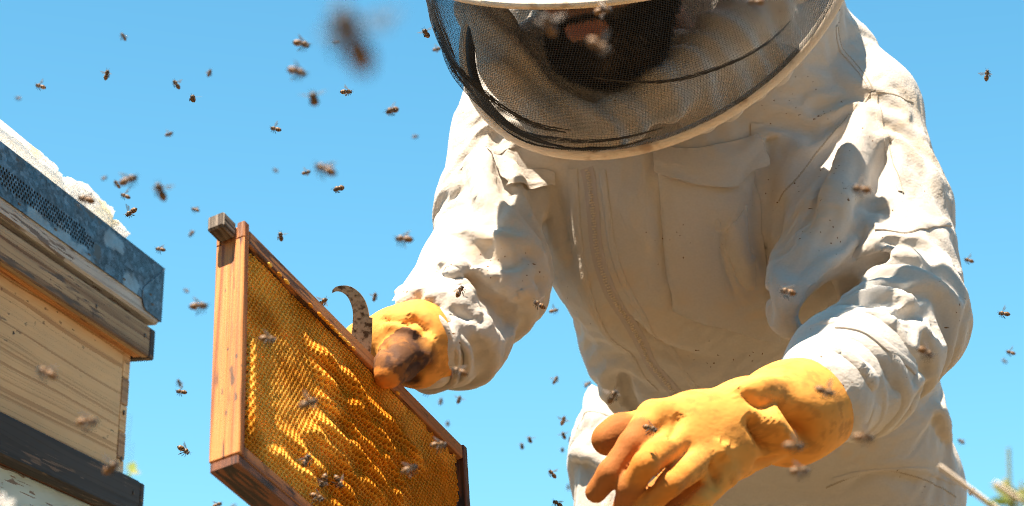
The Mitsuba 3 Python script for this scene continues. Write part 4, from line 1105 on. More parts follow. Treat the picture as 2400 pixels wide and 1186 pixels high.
def strip(v, n, pts, width, height, across=5, step=0.003, edge=0.0006):
    """A band of cloth lying on the surface along the curve."""
    c = cr(pts, 12)
    s = np.r_[0, np.cumsum(np.linalg.norm(np.diff(c, axis=0), axis=1))]
    k = max(4, int(s[-1] / step))
    c = np.stack([np.interp(np.linspace(0, s[-1], k), s, c[:, i]) for i in range(3)], 1)
    for _ in range(4):
        c, nn = on_surface(v, n, c)
        for _ in range(3):
            c[1:-1] += 0.5 * (0.5 * (c[:-2] + c[2:]) - c[1:-1])
    c, nn = on_surface(v, n, c)
    for _ in range(6):
        nn[1:-1] = unit_rows(nn[1:-1] + 0.5 * (nn[:-2] + nn[2:]))
    tan = np.gradient(c, axis=0)
    side = np.cross(nn, tan)
    side /= np.linalg.norm(side, axis=1, keepdims=True)
    rows = []
    x = np.linspace(-0.5, 0.5, across) * width
    hh = np.full(across, height); hh[[0, -1]] = height * 0.75
    for xi, h in [(x[0], -edge * 2)] + list(zip(x, hh)) + [(x[-1], -edge * 2)]:
        p, m = on_surface(v, n, c + side * xi)
        rows.append(p + m * h)
    P = np.stack(rows, 1)
    nr = P.shape[1]
    i, j = np.meshgrid(np.arange(k - 1), np.arange(nr - 1), indexing='ij')
    q = np.stack([i * nr + j, (i + 1) * nr + j, (i + 1) * nr + j + 1, i * nr + j + 1], -1).reshape(-1, 4)
    return trimesh.Trimesh(P.reshape(-1, 3), np.vstack([q[:, [0, 1, 2]], q[:, [0, 2, 3]]]), process=False), c, nn, side


def bands(name, key, mat, height=0.0022, v=None, n=None, across=5, sm=35):
    for kind, w, h, pts in FOLDS.get(name, []):
        m = strip(SUIT_V if v is None else v, SUIT_N if n is None else n, pts, 2 * w, h, across)[0]
        put(key, m, mat, smooth=sm)


bands('seam', 'person__suit__seam', 'cloth')
bands('thread', 'person__suit__stitching', 'seam_thread', across=3)


def patch(top, bottom, lift, n=40, m=26, seed=0):
    """A loose piece of cloth on the suit between two curves, sewn on along the first; lift(s, t) is its height over the suit."""
    def even(c, n):
        c = cr(c, 12)
        s = np.r_[0, np.cumsum(np.linalg.norm(np.diff(c, axis=0), axis=1))]
        return np.stack([np.interp(np.linspace(0, s[-1], n), s, c[:, i]) for i in range(3)], 1)
    A_, B_ = even(top, n), even(bottom, n)
    tt_ = np.linspace(0, 1, m)
    G = A_[:, None] * (1 - tt_[None, :, None]) + B_[:, None] * tt_[None, :, None]
    P, N = on_surface(SUIT_V, SUIT_N, G.reshape(-1, 3), 10)
    P, N = P.reshape(n, m, 3), N.reshape(n, m, 3)
    for _ in range(8):
        N = unit_rows(N + 0.5 * (np.roll(N, 1, 0) + np.roll(N, -1, 0)) * 0 + np.pad(N, ((1, 1), (0, 0), (0, 0)), 'edge')[2:] + np.pad(N, ((1, 1), (0, 0), (0, 0)), 'edge')[:-2] + np.pad(N, ((0, 0), (1, 1), (0, 0)), 'edge')[:, 2:] + np.pad(N, ((0, 0), (1, 1), (0, 0)), 'edge')[:, :-2])
    ss_, tg = np.meshgrid(np.linspace(0, 1, n), tt_, indexing='ij')
    h = lift(ss_, tg) + 0.003 * (meshkit.fbm(np.stack([ss_ * 5, tg * 4, ss_ * 0 + seed], -1), 2, seed) - 0.5) * tg
    outer, inner_ = P + N * h[..., None], P + N * (h - 0.0016)[..., None]
    v = np.vstack([outer.reshape(-1, 3), inner_.reshape(-1, 3)])
    i, j = np.meshgrid(np.arange(n - 1), np.arange(m - 1), indexing='ij')
    q = np.stack([i * m + j, (i + 1) * m + j, (i + 1) * m + j + 1, i * m + j + 1], -1).reshape(-1, 4)
    k = n * m
    rim = [[a_, b_, k + b_, k + a_] for a_, b_ in [(x * m + m - 1, (x + 1) * m + m - 1) for x in range(n - 1)] + [(x, x + 1) for x in range(m - 1)] + [((n - 1) * m + x, (n - 1) * m + x + 1) for x in range(m - 1)]]
    q = np.vstack([q, q[:, ::-1] + k, np.array(rim)])
    return trimesh.Trimesh(v, np.vstack([q[:, [0, 1, 2]], q[:, [0, 2, 3]]]), process=False)


PAN = [f[3] for f in FOLDS.get('panel', [])]
if len(PAN) == 6:
    put('person__suit__chest_pocket', patch(PAN[0], PAN[1], lambda s, t: 0.0015 + 0.0110 * t**2.2 * np.sin(np.pi * np.clip(0.12 + 0.88 * s, 0, 1)) ** 0.6 + 0.002 * np.sin(s * 9) * t, seed=1), 'cloth', smooth=50)
    put('person__suit__pocket_flap', patch(PAN[2], PAN[3], lambda s, t: 0.0035 + 0.0035 * t + 0.011 * np.clip((s - 0.72) / 0.28, 0, 1) ** 1.5 * t + 0.0015 * np.sin(s * 12) * t, seed=2), 'cloth', smooth=50)
    put('person__suit__pocket_flap', patch(PAN[4], PAN[5], lambda s, t: 0.002 + 0.0045 * t + 0.0012 * np.sin(s * 9) * t, seed=3), 'cloth', smooth=50)
for kind, w, h, pts in FOLDS.get('zip', []):
    m, c, nn, side = strip(SUIT_V, SUIT_N, pts, 0.0155, 0.0012, 7)
    zk = put('person__suit__zip', m, 'zip_tape', smooth=35)
    teeth = []
    s = np.r_[0, np.cumsum(np.linalg.norm(np.diff(c, axis=0), axis=1))]
    for k, x in enumerate(np.arange(0.002, s[-1] - 0.002, 0.0022)):
        i = min(int(np.searchsorted(s, x)), len(c) - 2)
        tn = unit(c[i + 1] - c[i])
        b = trimesh.creation.box((1, 1, 1))
        teeth.append(trimesh.Trimesh(c[i] + nn[i] * 0.0018 + side[i] * (0.0009 if k % 2 else -0.0009) + np.asarray(b.vertices) @ np.array([tn * 0.0014, side[i] * 0.0034, nn[i] * 0.0020]), b.faces, process=False))
    put('person__suit__zip__teeth', join(*teeth), 'zip_teeth')
    label('person__suit__zip__teeth', kind='stuff')

cc, ca_ = np.array((-0.0854, 1.9680, 1.0148)), unit(np.array((-0.0884, 1.9640, 1.0109)) - np.array((-0.0534, 2.0057, 1.0435)))
e1 = unit(np.cross(ca_, [0, 0, 1])); e2 = np.cross(ca_, e1)
an = np.linspace(0, 2 * np.pi, 60)
for o_, r_, w_ in ((0.0, 0.0455, 0.0052), (0.012, 0.0435, 0.0045)):
    wob = 1 + 0.06 * np.sin(an * 3 + o_ * 300) + 0.03 * np.sin(an * 7)
    put('person__suit__cuff', tube(cc + ca_ * o_ + (np.cos(an) * wob)[:, None] * e1 * r_ + (np.sin(an) * wob)[:, None] * e2 * r_ + ca_ * (0.006 * np.sin(an * 2 + 1))[:, None], w_, 8, ends=False), 'cloth', smooth=True)

# gloves
for key, base, prims, fold, seed in (('person__glove', GLOVE_BASE, GLOVE, 'glove', 3), ('person__glove_001', GLOVE_001_BASE, GLOVE_001, 'glove_001', 8)):
    gm = strokes(base, FOLDS.get(fold, []))
    gv = np.asarray(gm.vertices)
    gn = normals(gm)
    wr = 0.0003 * (np.abs(meshkit.fbm(gv * np.array([45, 30, 30]), 3, seed) - 0.5) * 2 - 0.3) + 0.0026 * (meshkit.fbm(gv * 15, 2, seed + 4) - 0.5)
    gm = trimesh.Trimesh(gv + gn * wr[:, None], gm.faces, process=False)
    put(key, gm, 'glove', smooth=True, color=glove_colour(prims, np.asarray(gm.vertices), seed))
gm = strokes(GAUNT_BASE, FOLDS.get('gauntlet', []))
gv, gn = np.asarray(gm.vertices), normals(gm)
wr = 0.006 * (meshkit.fbm(gv * 22, 3, 5) - 0.5)
gm = trimesh.Trimesh(gv + gn * wr[:, None], gm.faces, process=False)
put('person__glove__gauntlet', gm, 'cloth', smooth=50)
label('person__glove__gauntlet', 'white canvas gauntlet sewn to the yellow leather')
GV, GN = np.asarray(gm.vertices), normals(gm)
bands('hem', 'person__glove__hem', 'cloth', v=GV, n=GN)

label('person', 'beekeeper in a white hooded suit and yellow gloves, bending over a hive frame', 'person')

# ---------------------------------------------------------------- person: head
HEAD_C = np.array((0.1022, 1.8963, 1.4269))
HX, HU, HF = unit((1, 0.12, 0.05)), None, None
HF = unit((-0.38, -0.72, -0.58))          # the way the face looks
HX = unit(np.cross(HF, (0.05, 0, 1)))     # to his left ear side in the image
HX = -HX if HX[0] < 0 else HX
HU = unit(np.cross(HX, HF)); HU = HU if HU[2] > 0 else -HU


def hd(x, u, f):
    return HEAD_C + HX * x + HU * u + HF * f


HEAD = [
    ball(hd(0, 0.035, -0.015), 0.080, (HX, 0.92)),
    capsule(hd(0, 0.0, 0.03), 0.062, hd(0, -0.055, 0.045), 0.050, (HX, 1.0), 0.03),
    capsule(hd(-0.030, -0.075, 0.040), 0.026, hd(0.030, -0.075, 0.040), 0.026, None, 0.025),
    ball(hd(0, -0.092, 0.058), 0.024, None, 0.02),
    capsule(hd(-0.050, -0.030, -0.005), 0.024, hd(-0.034, -0.075, 0.03), 0.026, None, 0.02),
    capsule(hd(0.050, -0.030, -0.005), 0.024, hd(0.034, -0.075, 0.03), 0.026, None, 0.02),
    ball(hd(-0.038, -0.008, 0.066), 0.020, None, 0.02), ball(hd(0.038, -0.008, 0.066), 0.020, None, 0.02),
    capsule(hd(0, 0.030, 0.092), 0.009, hd(0, -0.010, 0.112), 0.012, None, 0.012),
    ball(hd(-0.012, -0.016, 0.100), 0.0085, None, 0.008), ball(hd(0.012, -0.016, 0.100), 0.0085, None, 0.008),
    capsule(hd(-0.038, 0.038, 0.084), 0.008, hd(0.038, 0.038, 0.084), 0.008, None, 0.014),
    capsule(hd(-0.020, -0.042, 0.091), 0.0055, hd(0.020, -0.042, 0.091), 0.0055, None, 0.006),
    capsule(hd(-0.016, -0.055, 0.089), 0.0065, hd(0.016, -0.055, 0.089), 0.0065, None, 0.006),
    capsule(hd(0, -0.03, -0.03), 0.050, hd(0.0, -0.13, -0.10), 0.058, None, 0.03),
    ball(hd(-0.076, 0.005, -0.012), 0.016, (HX, 0.5), 0.01), ball(hd(0.076, 0.005, -0.012), 0.016, (HX, 0.5), 0.01),
]
hm = smooth(solid(lambda p: field(p, HEAD, 0.02), HEAD_C - 0.21, HEAD_C + 0.16, 0.003), 1)
hv = np.asarray(hm.vertices)
loc = np.stack([(hv - HEAD_C) @ HX, (hv - HEAD_C) @ HU, (hv - HEAD_C) @ HF], 1)
lipm = np.exp(-((loc[:, 0] / 0.023) ** 4)) * np.exp(-(((loc[:, 1] + 0.049) / 0.0078) ** 4)) * (loc[:, 2] > 0.075)
col = np.array([0.22, 0.105, 0.065]) * (1 + 0.25 * (meshkit.fbm(hv * 60, 3) - 0.5))[:, None]
col = col * (1 - lipm[:, None]) + np.array([0.19, 0.062, 0.050]) * lipm[:, None]
# beard: short strands on cheeks, jaw and chin
hn = normals(hm)
jaw = (loc[:, 1] < -0.012 + 0.3 * np.maximum(0, 0.05 - loc[:, 2])) & (loc[:, 2] > -0.035) & (loc[:, 1] > -0.125) & (lipm < 0.2)
jaw &= ~((np.abs(loc[:, 0]) < 0.018) & (loc[:, 1] > -0.060) & (loc[:, 1] < -0.038))
jaw &= ~((np.abs(loc[:, 0]) < 0.03) & (loc[:, 1] > -0.026)) & ~((np.abs(loc[:, 0]) < 0.064) & (loc[:, 1] > -0.034) & (loc[:, 2] > 0.03))
hairy = meshkit.fbm(hv * 150, 3) > 0.25
col[jaw & hairy] = np.array([0.030, 0.020, 0.016])
put('person__head', hm, 'skin', smooth=True, color=col)
g2 = np.random.default_rng(5)
roots = g2.choice(np.nonzero(jaw)[0], 16000)
rp = hv[roots] + g2.normal(0, 0.0012, (len(roots), 3))
dirn = hn[roots] * 0.7 + np.array([0, 0, -0.6]) + HF * 0.15 + g2.normal(0, 0.35, (len(roots), 3))
dirn /= np.linalg.norm(dirn, axis=1, keepdims=True)
ln = 0.005 + 0.008 * g2.random(len(roots))
sidev = np.cross(dirn, g2.normal(size=dirn.shape)); sidev /= np.linalg.norm(sidev, axis=1, keepdims=True)
bv = np.stack([rp - sidev * 0.0003 - hn[roots] * 0.001, rp + sidev * 0.0003 - hn[roots] * 0.001, rp + dirn * ln[:, None] * 0.6 + sidev * 0.00025, rp + dirn * ln[:, None] + np.array([0, 0, -0.002])], 1).reshape(-1, 3)
bf = (np.arange(len(roots))[:, None, None] * 4 + np.array([[0, 1, 2], [0, 2, 3]])[None]).reshape(-1, 3)
put('person__head__beard', (bv, bf), 'hair')
for s in (-1, 1):
    m = trimesh.creation.icosphere(2, 0.011)
    put('person__head__eye', trimesh.Trimesh(m.vertices + hd(0.033 * s, 0.018, 0.076), m.faces, process=False), 'zip_tape', smooth=True)

# hood cloth lying round the neck, under the chin
COLLAR = chain([((-0.0338, 1.9652, 1.4109), 0.0299, YEL), ((-0.0024, 1.9427, 1.3219), 0.0283, YEL), ((0.0467, 1.9416, 1.2628), 0.0261, YEL), ((0.1022, 1.9346, 1.2524), 0.0269, YEL), ((0.1688, 1.9403, 1.2978), 0.0291, YEL), ((0.2389, 1.9578, 1.3704), 0.0315, YEL), ((0.3178, 1.9797, 1.4612), 0.0342, YEL)], 0.02)
COLLAR += chain([((0.0244, 2.0081, 1.3779), 0.0391, YEL), ((0.0624, 1.9886, 1.3110), 0.0384, YEL), ((0.1194, 1.9809, 1.3025), 0.0382, YEL), ((0.1784, 1.9823, 1.3607), 0.0338, YEL)], 0.02)
COLLAR += chain([((0.2102, 1.9809, 1.3025), 0.0334, YEL), ((0.2884, 2.0081, 1.3779), 0.0440, YEL)], 0.02)
km = smooth(solid(lambda p: field(p, COLLAR, 0.012), np.array((0.1338, 1.9625, 1.3568)) - [0.24, 0.14, 0.18], np.array((0.1338, 1.9625, 1.3568)) + [0.26, 0.16, 0.16], 0.004), 1)
kv, kn = np.asarray(km.vertices), normals(km)
w_ = kv @ np.array([0.7, 0.1, 0.7])
km = trimesh.Trimesh(kv + kn * (0.010 * (meshkit.fbm(np.stack([w_ * 30, kv[:, 0] * 9, kv[:, 2] * 9], 1), 3, 6) - 0.5) + 0.003 * np.sin(w_ * 170 + 6 * meshkit.fbm(kv * 15, 2, 2)))[:, None], km.faces, process=False)
put('person__suit__collar', km, 'cloth', smooth=True)
# ---------------------------------------------------------------- person: hat brim, hoop, veil
BR_C = np.array((0.0877, 1.8825, 1.4364))
bx = unit(np.array([math.cos(math.radians(6)), 0, 0]) + math.sin(math.radians(6)) * np.array([0, -math.sin(PITCH), math.cos(PITCH)]))
down = -np.array([0, -math.sin(PITCH), math.cos(PITCH)])
bz = unit(0.40 * (down + 0.10 * np.array([1, 0, 0])) - 0.917 * LOOK)      # towards the front edge of the brim
bz = unit(bz - bx * (bz @ bx))
BN = np.cross(bx, bz); BN = BN if BN[2] > 0 else -BN                      # out of the brim's upper side
BRAD = 0.188


def brim_edge(a):
    """a: 0 at the front, positive to the image right"""
    return BR_C + BRAD * (np.sin(a)[..., None] * bx + np.cos(a)[..., None] * bz)


na, nr = 96, 14
A = np.linspace(0, 2 * np.pi, na, endpoint=False)
prof = [(0.080, 0.075), (0.070, 0.095), (0.045, 0.112), (0.0, 0.118)]
rings = [(BRAD - 0.004, -0.003), (BRAD, 0.0), (BRAD - 0.004, 0.003), (BRAD - 0.03, 0.004), (0.14, 0.009), (0.105, 0.017), (0.090, 0.028), (0.088, 0.06)] + prof[1:]
inner = [(BRAD - 0.03, -0.0025), (0.14, 0.003), (0.105, 0.011), (0.086, 0.022), (0.082, 0.06), (0.0, 0.108)]


def lathe_on(rings):
    v, f = [], []
    for r, z in rings:
        w = 0.0015 * np.sin(A * 7) * (r / BRAD)
        v.append(BR_C + (r * np.sin(A))[:, None] * bx + (r * np.cos(A))[:, None] * bz + (z + w)[:, None] * BN)
    v = np.vstack(v)
    for i in range(len(rings) - 1):
        k = np.arange(na); j = (k + 1) % na
        q = np.stack([i * na + k, i * na + j, (i + 1) * na + j, (i + 1) * na + k], 1)
        f.append(np.vstack([q[:, [0, 1, 2]], q[:, [0, 2, 3]]]))
    return trimesh.Trimesh(v, np.vstack(f), process=False)


hat = join(lathe_on(rings), lathe_on([rings[0]] + inner))
put('person__hat', hat, 'cloth', smooth=40)
put('person__hat__piping', tube(np.vstack([brim_edge(A), brim_edge(A[:2])]), 0.0045, 8, ends=False), 'hoop', smooth=True)

CU = np.array([0, -math.sin(PITCH), math.cos(PITCH)])
RC = np.array((0.1606, 1.9128, 1.4097))
RX = 0.2341 * (0.828 * np.array([1.0, 0, 0]) + 0.56 * CU)
RY = 0.1574 * (0.56 * np.array([1.0, 0, 0]) - 0.828 * CU) - 0.060 * LOOK
RN = -LOOK


def ring(a):
    """a: 0 at the lowest point, positive to the image right"""
    return RC + np.sin(a - 0.785)[..., None] * RX + np.cos(a - 0.785)[..., None] * RY


put('person__hoop', tube(np.vstack([ring(A), ring(A[:2])]), 0.0072, 12, ends=False), 'hoop', smooth=True)
binding_r = 0.0020 + 0.0035 * np.clip(-np.sin(A - 0.35), 0, 1) ** 1.5
put('person__veil__binding', tube(np.vstack([ring(A), ring(A[:2])]) * 1.0 + ((RC - np.vstack([ring(A), ring(A[:2])])) * 0.026) + RN * 0.004, np.r_[binding_r, binding_r[:2]], 8, ends=False), 'net', smooth=True)


def veil_points(a, t):
    """The net between the brim (t = 0) and the hoop (t = 1); a: angle, 0 at the bottom centre."""
    p0, p1 = brim_edge(a * 0.98), ring(a)
    t_ = t[..., None]
    p = p0 * (1 - t_) + p1 * t_
    out = RN * 0.6 + (p - RC) / (np.linalg.norm(p - RC, axis=-1, keepdims=True) + 1e-6) * 0.6
    sag = 0.040 * np.sin(np.pi * t) * (0.6 + 0.4 * np.cos(a))
    fold = np.zeros_like(t)
    for a0, t0, a1, t1, w, h in ((-1.25, 0.35, -0.15, 0.78, 0.035, 0.016), (-1.1, 0.55, -0.75, 0.96, 0.03, 0.012), (-1.30, 0.15, -0.55, 0.62, 0.03, 0.012),
                                 (0.15, 0.42, 1.0, 0.55, 0.022, 0.010), (-0.35, 0.86, 0.35, 0.80, 0.030, 0.010), (-0.25, 0.92, 0.30, 0.90, 0.022, 0.008), (-0.6, 0.97, -0.1, 0.93, 0.02, 0.006)):
        ax_, tx_ = a1 - a0, t1 - t0
        L2 = ax_ * ax_ * 0.3 + tx_ * tx_
        h_ = np.clip(((a - a0) * ax_ * 0.3 + (t - t0) * tx_) / L2, 0, 1)
        da, dt = (a - a0 - h_ * ax_) * 0.55, t - t0 - h_ * tx_
        dd = np.sqrt(da * da + dt * dt)
        fold += h * np.exp(-(dd / w) ** 2) * np.sin(np.pi * np.clip(h_ * 0.94 + 0.03, 0, 1))
    big = 0.014 * (meshkit.fbm(np.stack([a * 2.2, t * 1.6, a * 0], -1), 3, 3) - 0.5) * np.sin(np.pi * t)
    return p + out * (sag + fold + big)[..., None]


def ribbons(P, width):
    """Thin threads along the rows of the grid P (k, n, 3)."""
    tan = np.gradient(P, axis=1)
    view = np.broadcast_to(unit(RN + 0.3 * np.array([0, 0, 1])), P.shape)
    side = np.cross(tan, view)
    side /= np.linalg.norm(side, axis=-1, keepdims=True) + 1e-9
    up2 = np.cross(side, tan); up2 /= np.linalg.norm(up2, axis=-1, keepdims=True) + 1e-9
    k, n, _ = P.shape
    w = width / 2
    v = np.stack([P - side * w, P + side * w, P + up2 * w * 1.2], 2).reshape(-1, 3)
    base = (np.arange(k)[:, None] * n + np.arange(n - 1)[None]).reshape(-1, 1) * 3
    t = []
    for i in range(3):
        j = (i + 1) % 3
        t += [[i, j, 3 + j], [i, 3 + j, 3 + i]]
    f = (base[:, None, :] + np.array(t)[None]).reshape(-1, 3)
    return trimesh.Trimesh(v, f, process=False)


FOLD_LINES = [([-1.55, -1.30, -1.05, -0.7, -0.35, -0.1], [0.10, 0.28, 0.42, 0.55, 0.72, 0.76], 0.0020), ([-1.45, -1.15, -0.95, -0.85], [0.45, 0.60, 0.78, 0.95], 0.0022), ([-1.6, -1.3, -1.1], [0.3, 0.6, 0.85], 0.0016),
              ([-0.95, -0.6, -0.35, -0.12], [0.50, 0.66, 0.74, 0.78], 0.0016), ([0.0, 0.35, 0.7, 1.05], [0.42, 0.50, 0.53, 0.54], 0.0012), ([-0.42, -0.2, 0.05, 0.35], [0.88, 0.83, 0.82, 0.83], 0.0012), ([-0.35, 0.0, 0.3], [0.91, 0.92, 0.90], 0.0010), ([-0.55, -0.3, -0.1], [0.96, 0.95, 0.95], 0.0010)]
for fa, ft, fr in FOLD_LINES:
    x = np.linspace(0, len(fa) - 1, 60)
    P = veil_points(np.interp(x, range(len(fa)), fa), np.interp(x, range(len(ft)), ft))
    for _ in range(10):
        P[1:-1] += 0.5 * (0.5 * (P[:-2] + P[2:]) - P[1:-1])
    gq = np.random.default_rng(int(fr * 1e5))
    runs = []
    for q in range(9):
        off = gq.normal(0, fr * 0.8, 3)
        runs.append(tube(P + off * np.sin(np.linspace(0.05, np.pi - 0.05, 60))[:, None] + gq.normal(0, 0.0002, (60, 3)), 0.00032, 4))
    put('person__veil__fold', join(*runs), 'net')

aa = np.linspace(-1.95, 1.95, 270)
tt = np.linspace(0.0, 1.0, 96)
warpA = aa[:, None] + 0.012 * np.sin(tt[None] * 9 + aa[:, None] * 4)
P1 = veil_points(warpA[:, ::1], np.broadcast_to(tt[None], warpA.shape))
af = np.linspace(-1.95, 1.95, 200)
P2 = veil_points(np.broadcast_to(af[None], (96, 200)), np.broadcast_to(tt[:, None], (96, 200)) + 0.004 * np.sin(af[None] * 17))
put('person__veil', join(ribbons(P1[:, ::2], 0.00037), ribbons(P2, 0.00037)), 'net')

# ---------------------------------------------------------------- hive tool
TOOL = [((-0.0295, 0.0365), (-0.029, 0.0396)), ((-0.0246, 0.0382), (-0.0251, 0.0431)), ((-0.0185, 0.0369), (-0.0171, 0.0444)), ((-0.0132, 0.0321), (-0.0092, 0.0426)), ((-0.0097, 0.0246), (-0.0013, 0.0369)), ((-0.0079, 0.0154), (0.0048, 0.0281)), ((-0.0084, 0.0022), (0.0084, 0.0154)), ((-0.0097, -0.0132), (0.0097, 0.0)), ((-0.0101, -0.0352), (0.0101, -0.0396))]  # left and right edge of the blade, metres
TOOL_AT = np.array((-0.1560, 1.8975, 1.0138))
CW, UPW = np.array([1.0, 0, 0]), np.array([0, -math.sin(PITCH), math.cos(PITCH)])


def sheet_from(outline, o, thick):
    """A plate of the given thickness with this outline, standing upright at o."""
    m = trimesh.creation.extrude_polygon(Polygon(outline).buffer(0), thick, engine='earcut')
    v = np.asarray(m.vertices)
    return trimesh.Trimesh(o + v[:, :1] * CW + v[:, 1:2] * UPW + v[:, 2:3] * LOOK, m.faces[:, ::-1], process=False)


lf, rt = cr([a for a, b in TOOL], 5), cr([b for a, b in TOOL], 5)
put('hive_tool__hook', sheet_from(np.vstack([lf, rt[::-1]]), TOOL_AT, 0.0045), 'steel', smooth=25)
put('hive_tool__plate', sheet_from([(0.0044, 0.0062), (0.0101, 0.0119), (0.0127, 0.011), (0.0119, -0.0132), (0.0101, -0.0352), (0.0031, -0.0352), (0.0022, -0.0132)], TOOL_AT - 0.008 * LOOK, 0.004), 'steel')
label('hive_tool', 'dirty steel hive tool with a curved hook, held against the frame top bar', 'hive tool')

# ---------------------------------------------------------------- plants
gp = np.random.default_rng(21)


def sprig(base, top, n, size, blossoms, seed, colours):
    """A stem with small leaves and blossoms along its upper part: (stem mesh, leaf mesh, leaf colours)."""
    gq = np.random.default_rng(seed)
    base, top = np.asarray(base, float), np.asarray(top, float)
    bend = gq.normal(0, 0.02, 3)
    path = cr([base, base * 0.5 + top * 0.5 + bend, top], 10)
    st = tube(path, np.linspace(0.0022, 0.0010, len(path)), 6)
    v, f, c, k = [], [], [], 0
    for i in range(n):
        x = 0.55 + 0.45 * gq.random()
        p = path[min(int(x * (len(path) - 1)), len(path) - 1)]
        a = unit(gq.normal(size=3) + [0, 0, 0.6])
        b = unit(np.cross(a, gq.normal(size=3)))
        w = np.cross(a, b)
        l = size * (0.6 + 0.8 * gq.random())
        s = np.linspace(0, 1, 5)
        wd = np.sin(np.pi * np.clip(s, 0.03, 0.97)) * l * 0.26
        lv = np.vstack([p + a * (l * s)[:, None] + b * wd[:, None] + w * (0.15 * l * s * s)[:, None], p + a * (l * s)[:, None] - b * wd[:, None] + w * (0.15 * l * s * s)[:, None]])
        v.append(lv)
        f += [[k + j, k + j + 1, k + j + 6] for j in range(4)] + [[k + j, k + j + 6, k + j + 5] for j in range(4)]
        k += 10
        c.append(np.tile(np.array(colours[gq.integers(len(colours))]) * (0.8 + 0.4 * gq.random()), (10, 1)))
    if not n:
        return st, None, None
    return st, trimesh.Trimesh(np.vstack(v), np.array(f), process=False), np.vstack(c)


def plant(key, text, cat, sprigs, flowers=(), group=None):
    for i, (b, tp, n, size, seed, colours) in enumerate(sprigs):
        st, lf_, lc = sprig(b, tp, n, size, 0, seed, colours)
        put(key + '__stem', st, 'green_stem', smooth=True)
        if n:
            put(key + '__leaves', lf_, 'leaf', color=lc)
    for i, (p, r, col) in enumerate(flowers):
        gq = np.random.default_rng(70 + i)
        c_ = np.asarray(p) + gq.normal(0, r * 0.62, (1500, 3))
        a_, b_ = gq.normal(0, 0.0030, (1500, 3)), gq.normal(0, 0.0030, (1500, 3))
        pet = [trimesh.Trimesh(np.stack([c_ - a_, c_ + b_, c_ + a_, c_ - b_], 1).reshape(-1, 3), (np.arange(1500)[:, None, None] * 4 + np.array([[0, 1, 2], [0, 2, 3]])).reshape(-1, 3), process=False)]
        fm = join(*pet)
        put(key + '__blossom', fm, 'leaf', color=np.tile(col, (len(fm.vertices), 1)))
    label(key, text, cat, group)


G1, G2, PK = [(0.27, 0.33, 0.10), (0.16, 0.25, 0.06), (0.36, 0.34, 0.13)], [(0.10, 0.20, 0.08), (0.16, 0.24, 0.08)], (0.62, 0.60, 0.64)
def ground_below(p, dx=0.0, dy=0.05):
    return (p[0] + dx, p[1] + dy, 0.0)


plant('herb_stalk', 'blurred green and yellow herb stalk at the lower right edge', 'plant',
      [(ground_below((0.2897, 1.0880, 0.6673)), (0.2845, 1.0773, 0.6987), 170, 0.0135, 4, G1), (ground_below((0.2847, 1.0386, 0.6574), 0.05), (0.2786, 1.0344, 0.6698), 110, 0.013, 5, G1)])
st = tube(np.linspace((0.5200, 1.3328, 0.5689), (0.2889, 1.2771, 0.7325), 37), np.linspace(0.0034, 0.0021, 37), 8)
put('dry_stalk', st, 'stem', smooth=True)
label('dry_stalk', 'pale dry stalk slanting up in front of the trouser leg', 'plant')
st = tube(np.linspace((0.4550, 1.0757, 0.5483), (0.2637, 1.0345, 0.6693), 25), np.linspace(0.0032, 0.0018, 25), 8)
put('dry_stalk_001', st, 'stem', smooth=True)
label('dry_stalk_001', 'faint blurred dry stalk crossing behind the green herb at the right corner', 'plant')
fl_c = np.array((-0.2671, 0.9903, 0.6442))
put('white_flower__stem', tube(np.linspace((fl_c[0] - 0.02, fl_c[1] + 0.05, 0.0), fl_c, 12), 0.0015, 6), 'stem', smooth=True)
for q in range(9):
    a = q * 2 * np.pi / 9
    e1 = unit(np.array([math.cos(a), -0.15, math.sin(a)])); e2 = unit(np.cross(e1, [0, 1, 0]))
    m = trimesh.creation.icosphere(1, 1.0)
    m = trimesh.Trimesh(fl_c + e1 * 0.0055 + np.asarray(m.vertices) @ np.array([e1 * 0.0050, e2 * 0.0021, np.cross(e1, e2) * 0.0006]), m.faces, process=False)
    put('white_flower__petal', m, 'leaf', smooth=True, color=np.tile((0.95, 0.94, 0.93), (len(m.vertices), 1)))
label('white_flower', 'white flower cut by the lower left corner in front of the hive', 'flower')
plant('far_branch', 'small blurred green branch far behind the hive corner', 'branch',
      [(ground_below((-1.4778, 6.8506, 2.0476)), (-1.3813, 6.8506, 2.0476), 40, 0.06, 9, G1 + G2), (ground_below((-1.4778, 6.8306, 2.1065)), (-1.3907, 6.8155, 2.1507), 16, 0.05, 11, G2)])

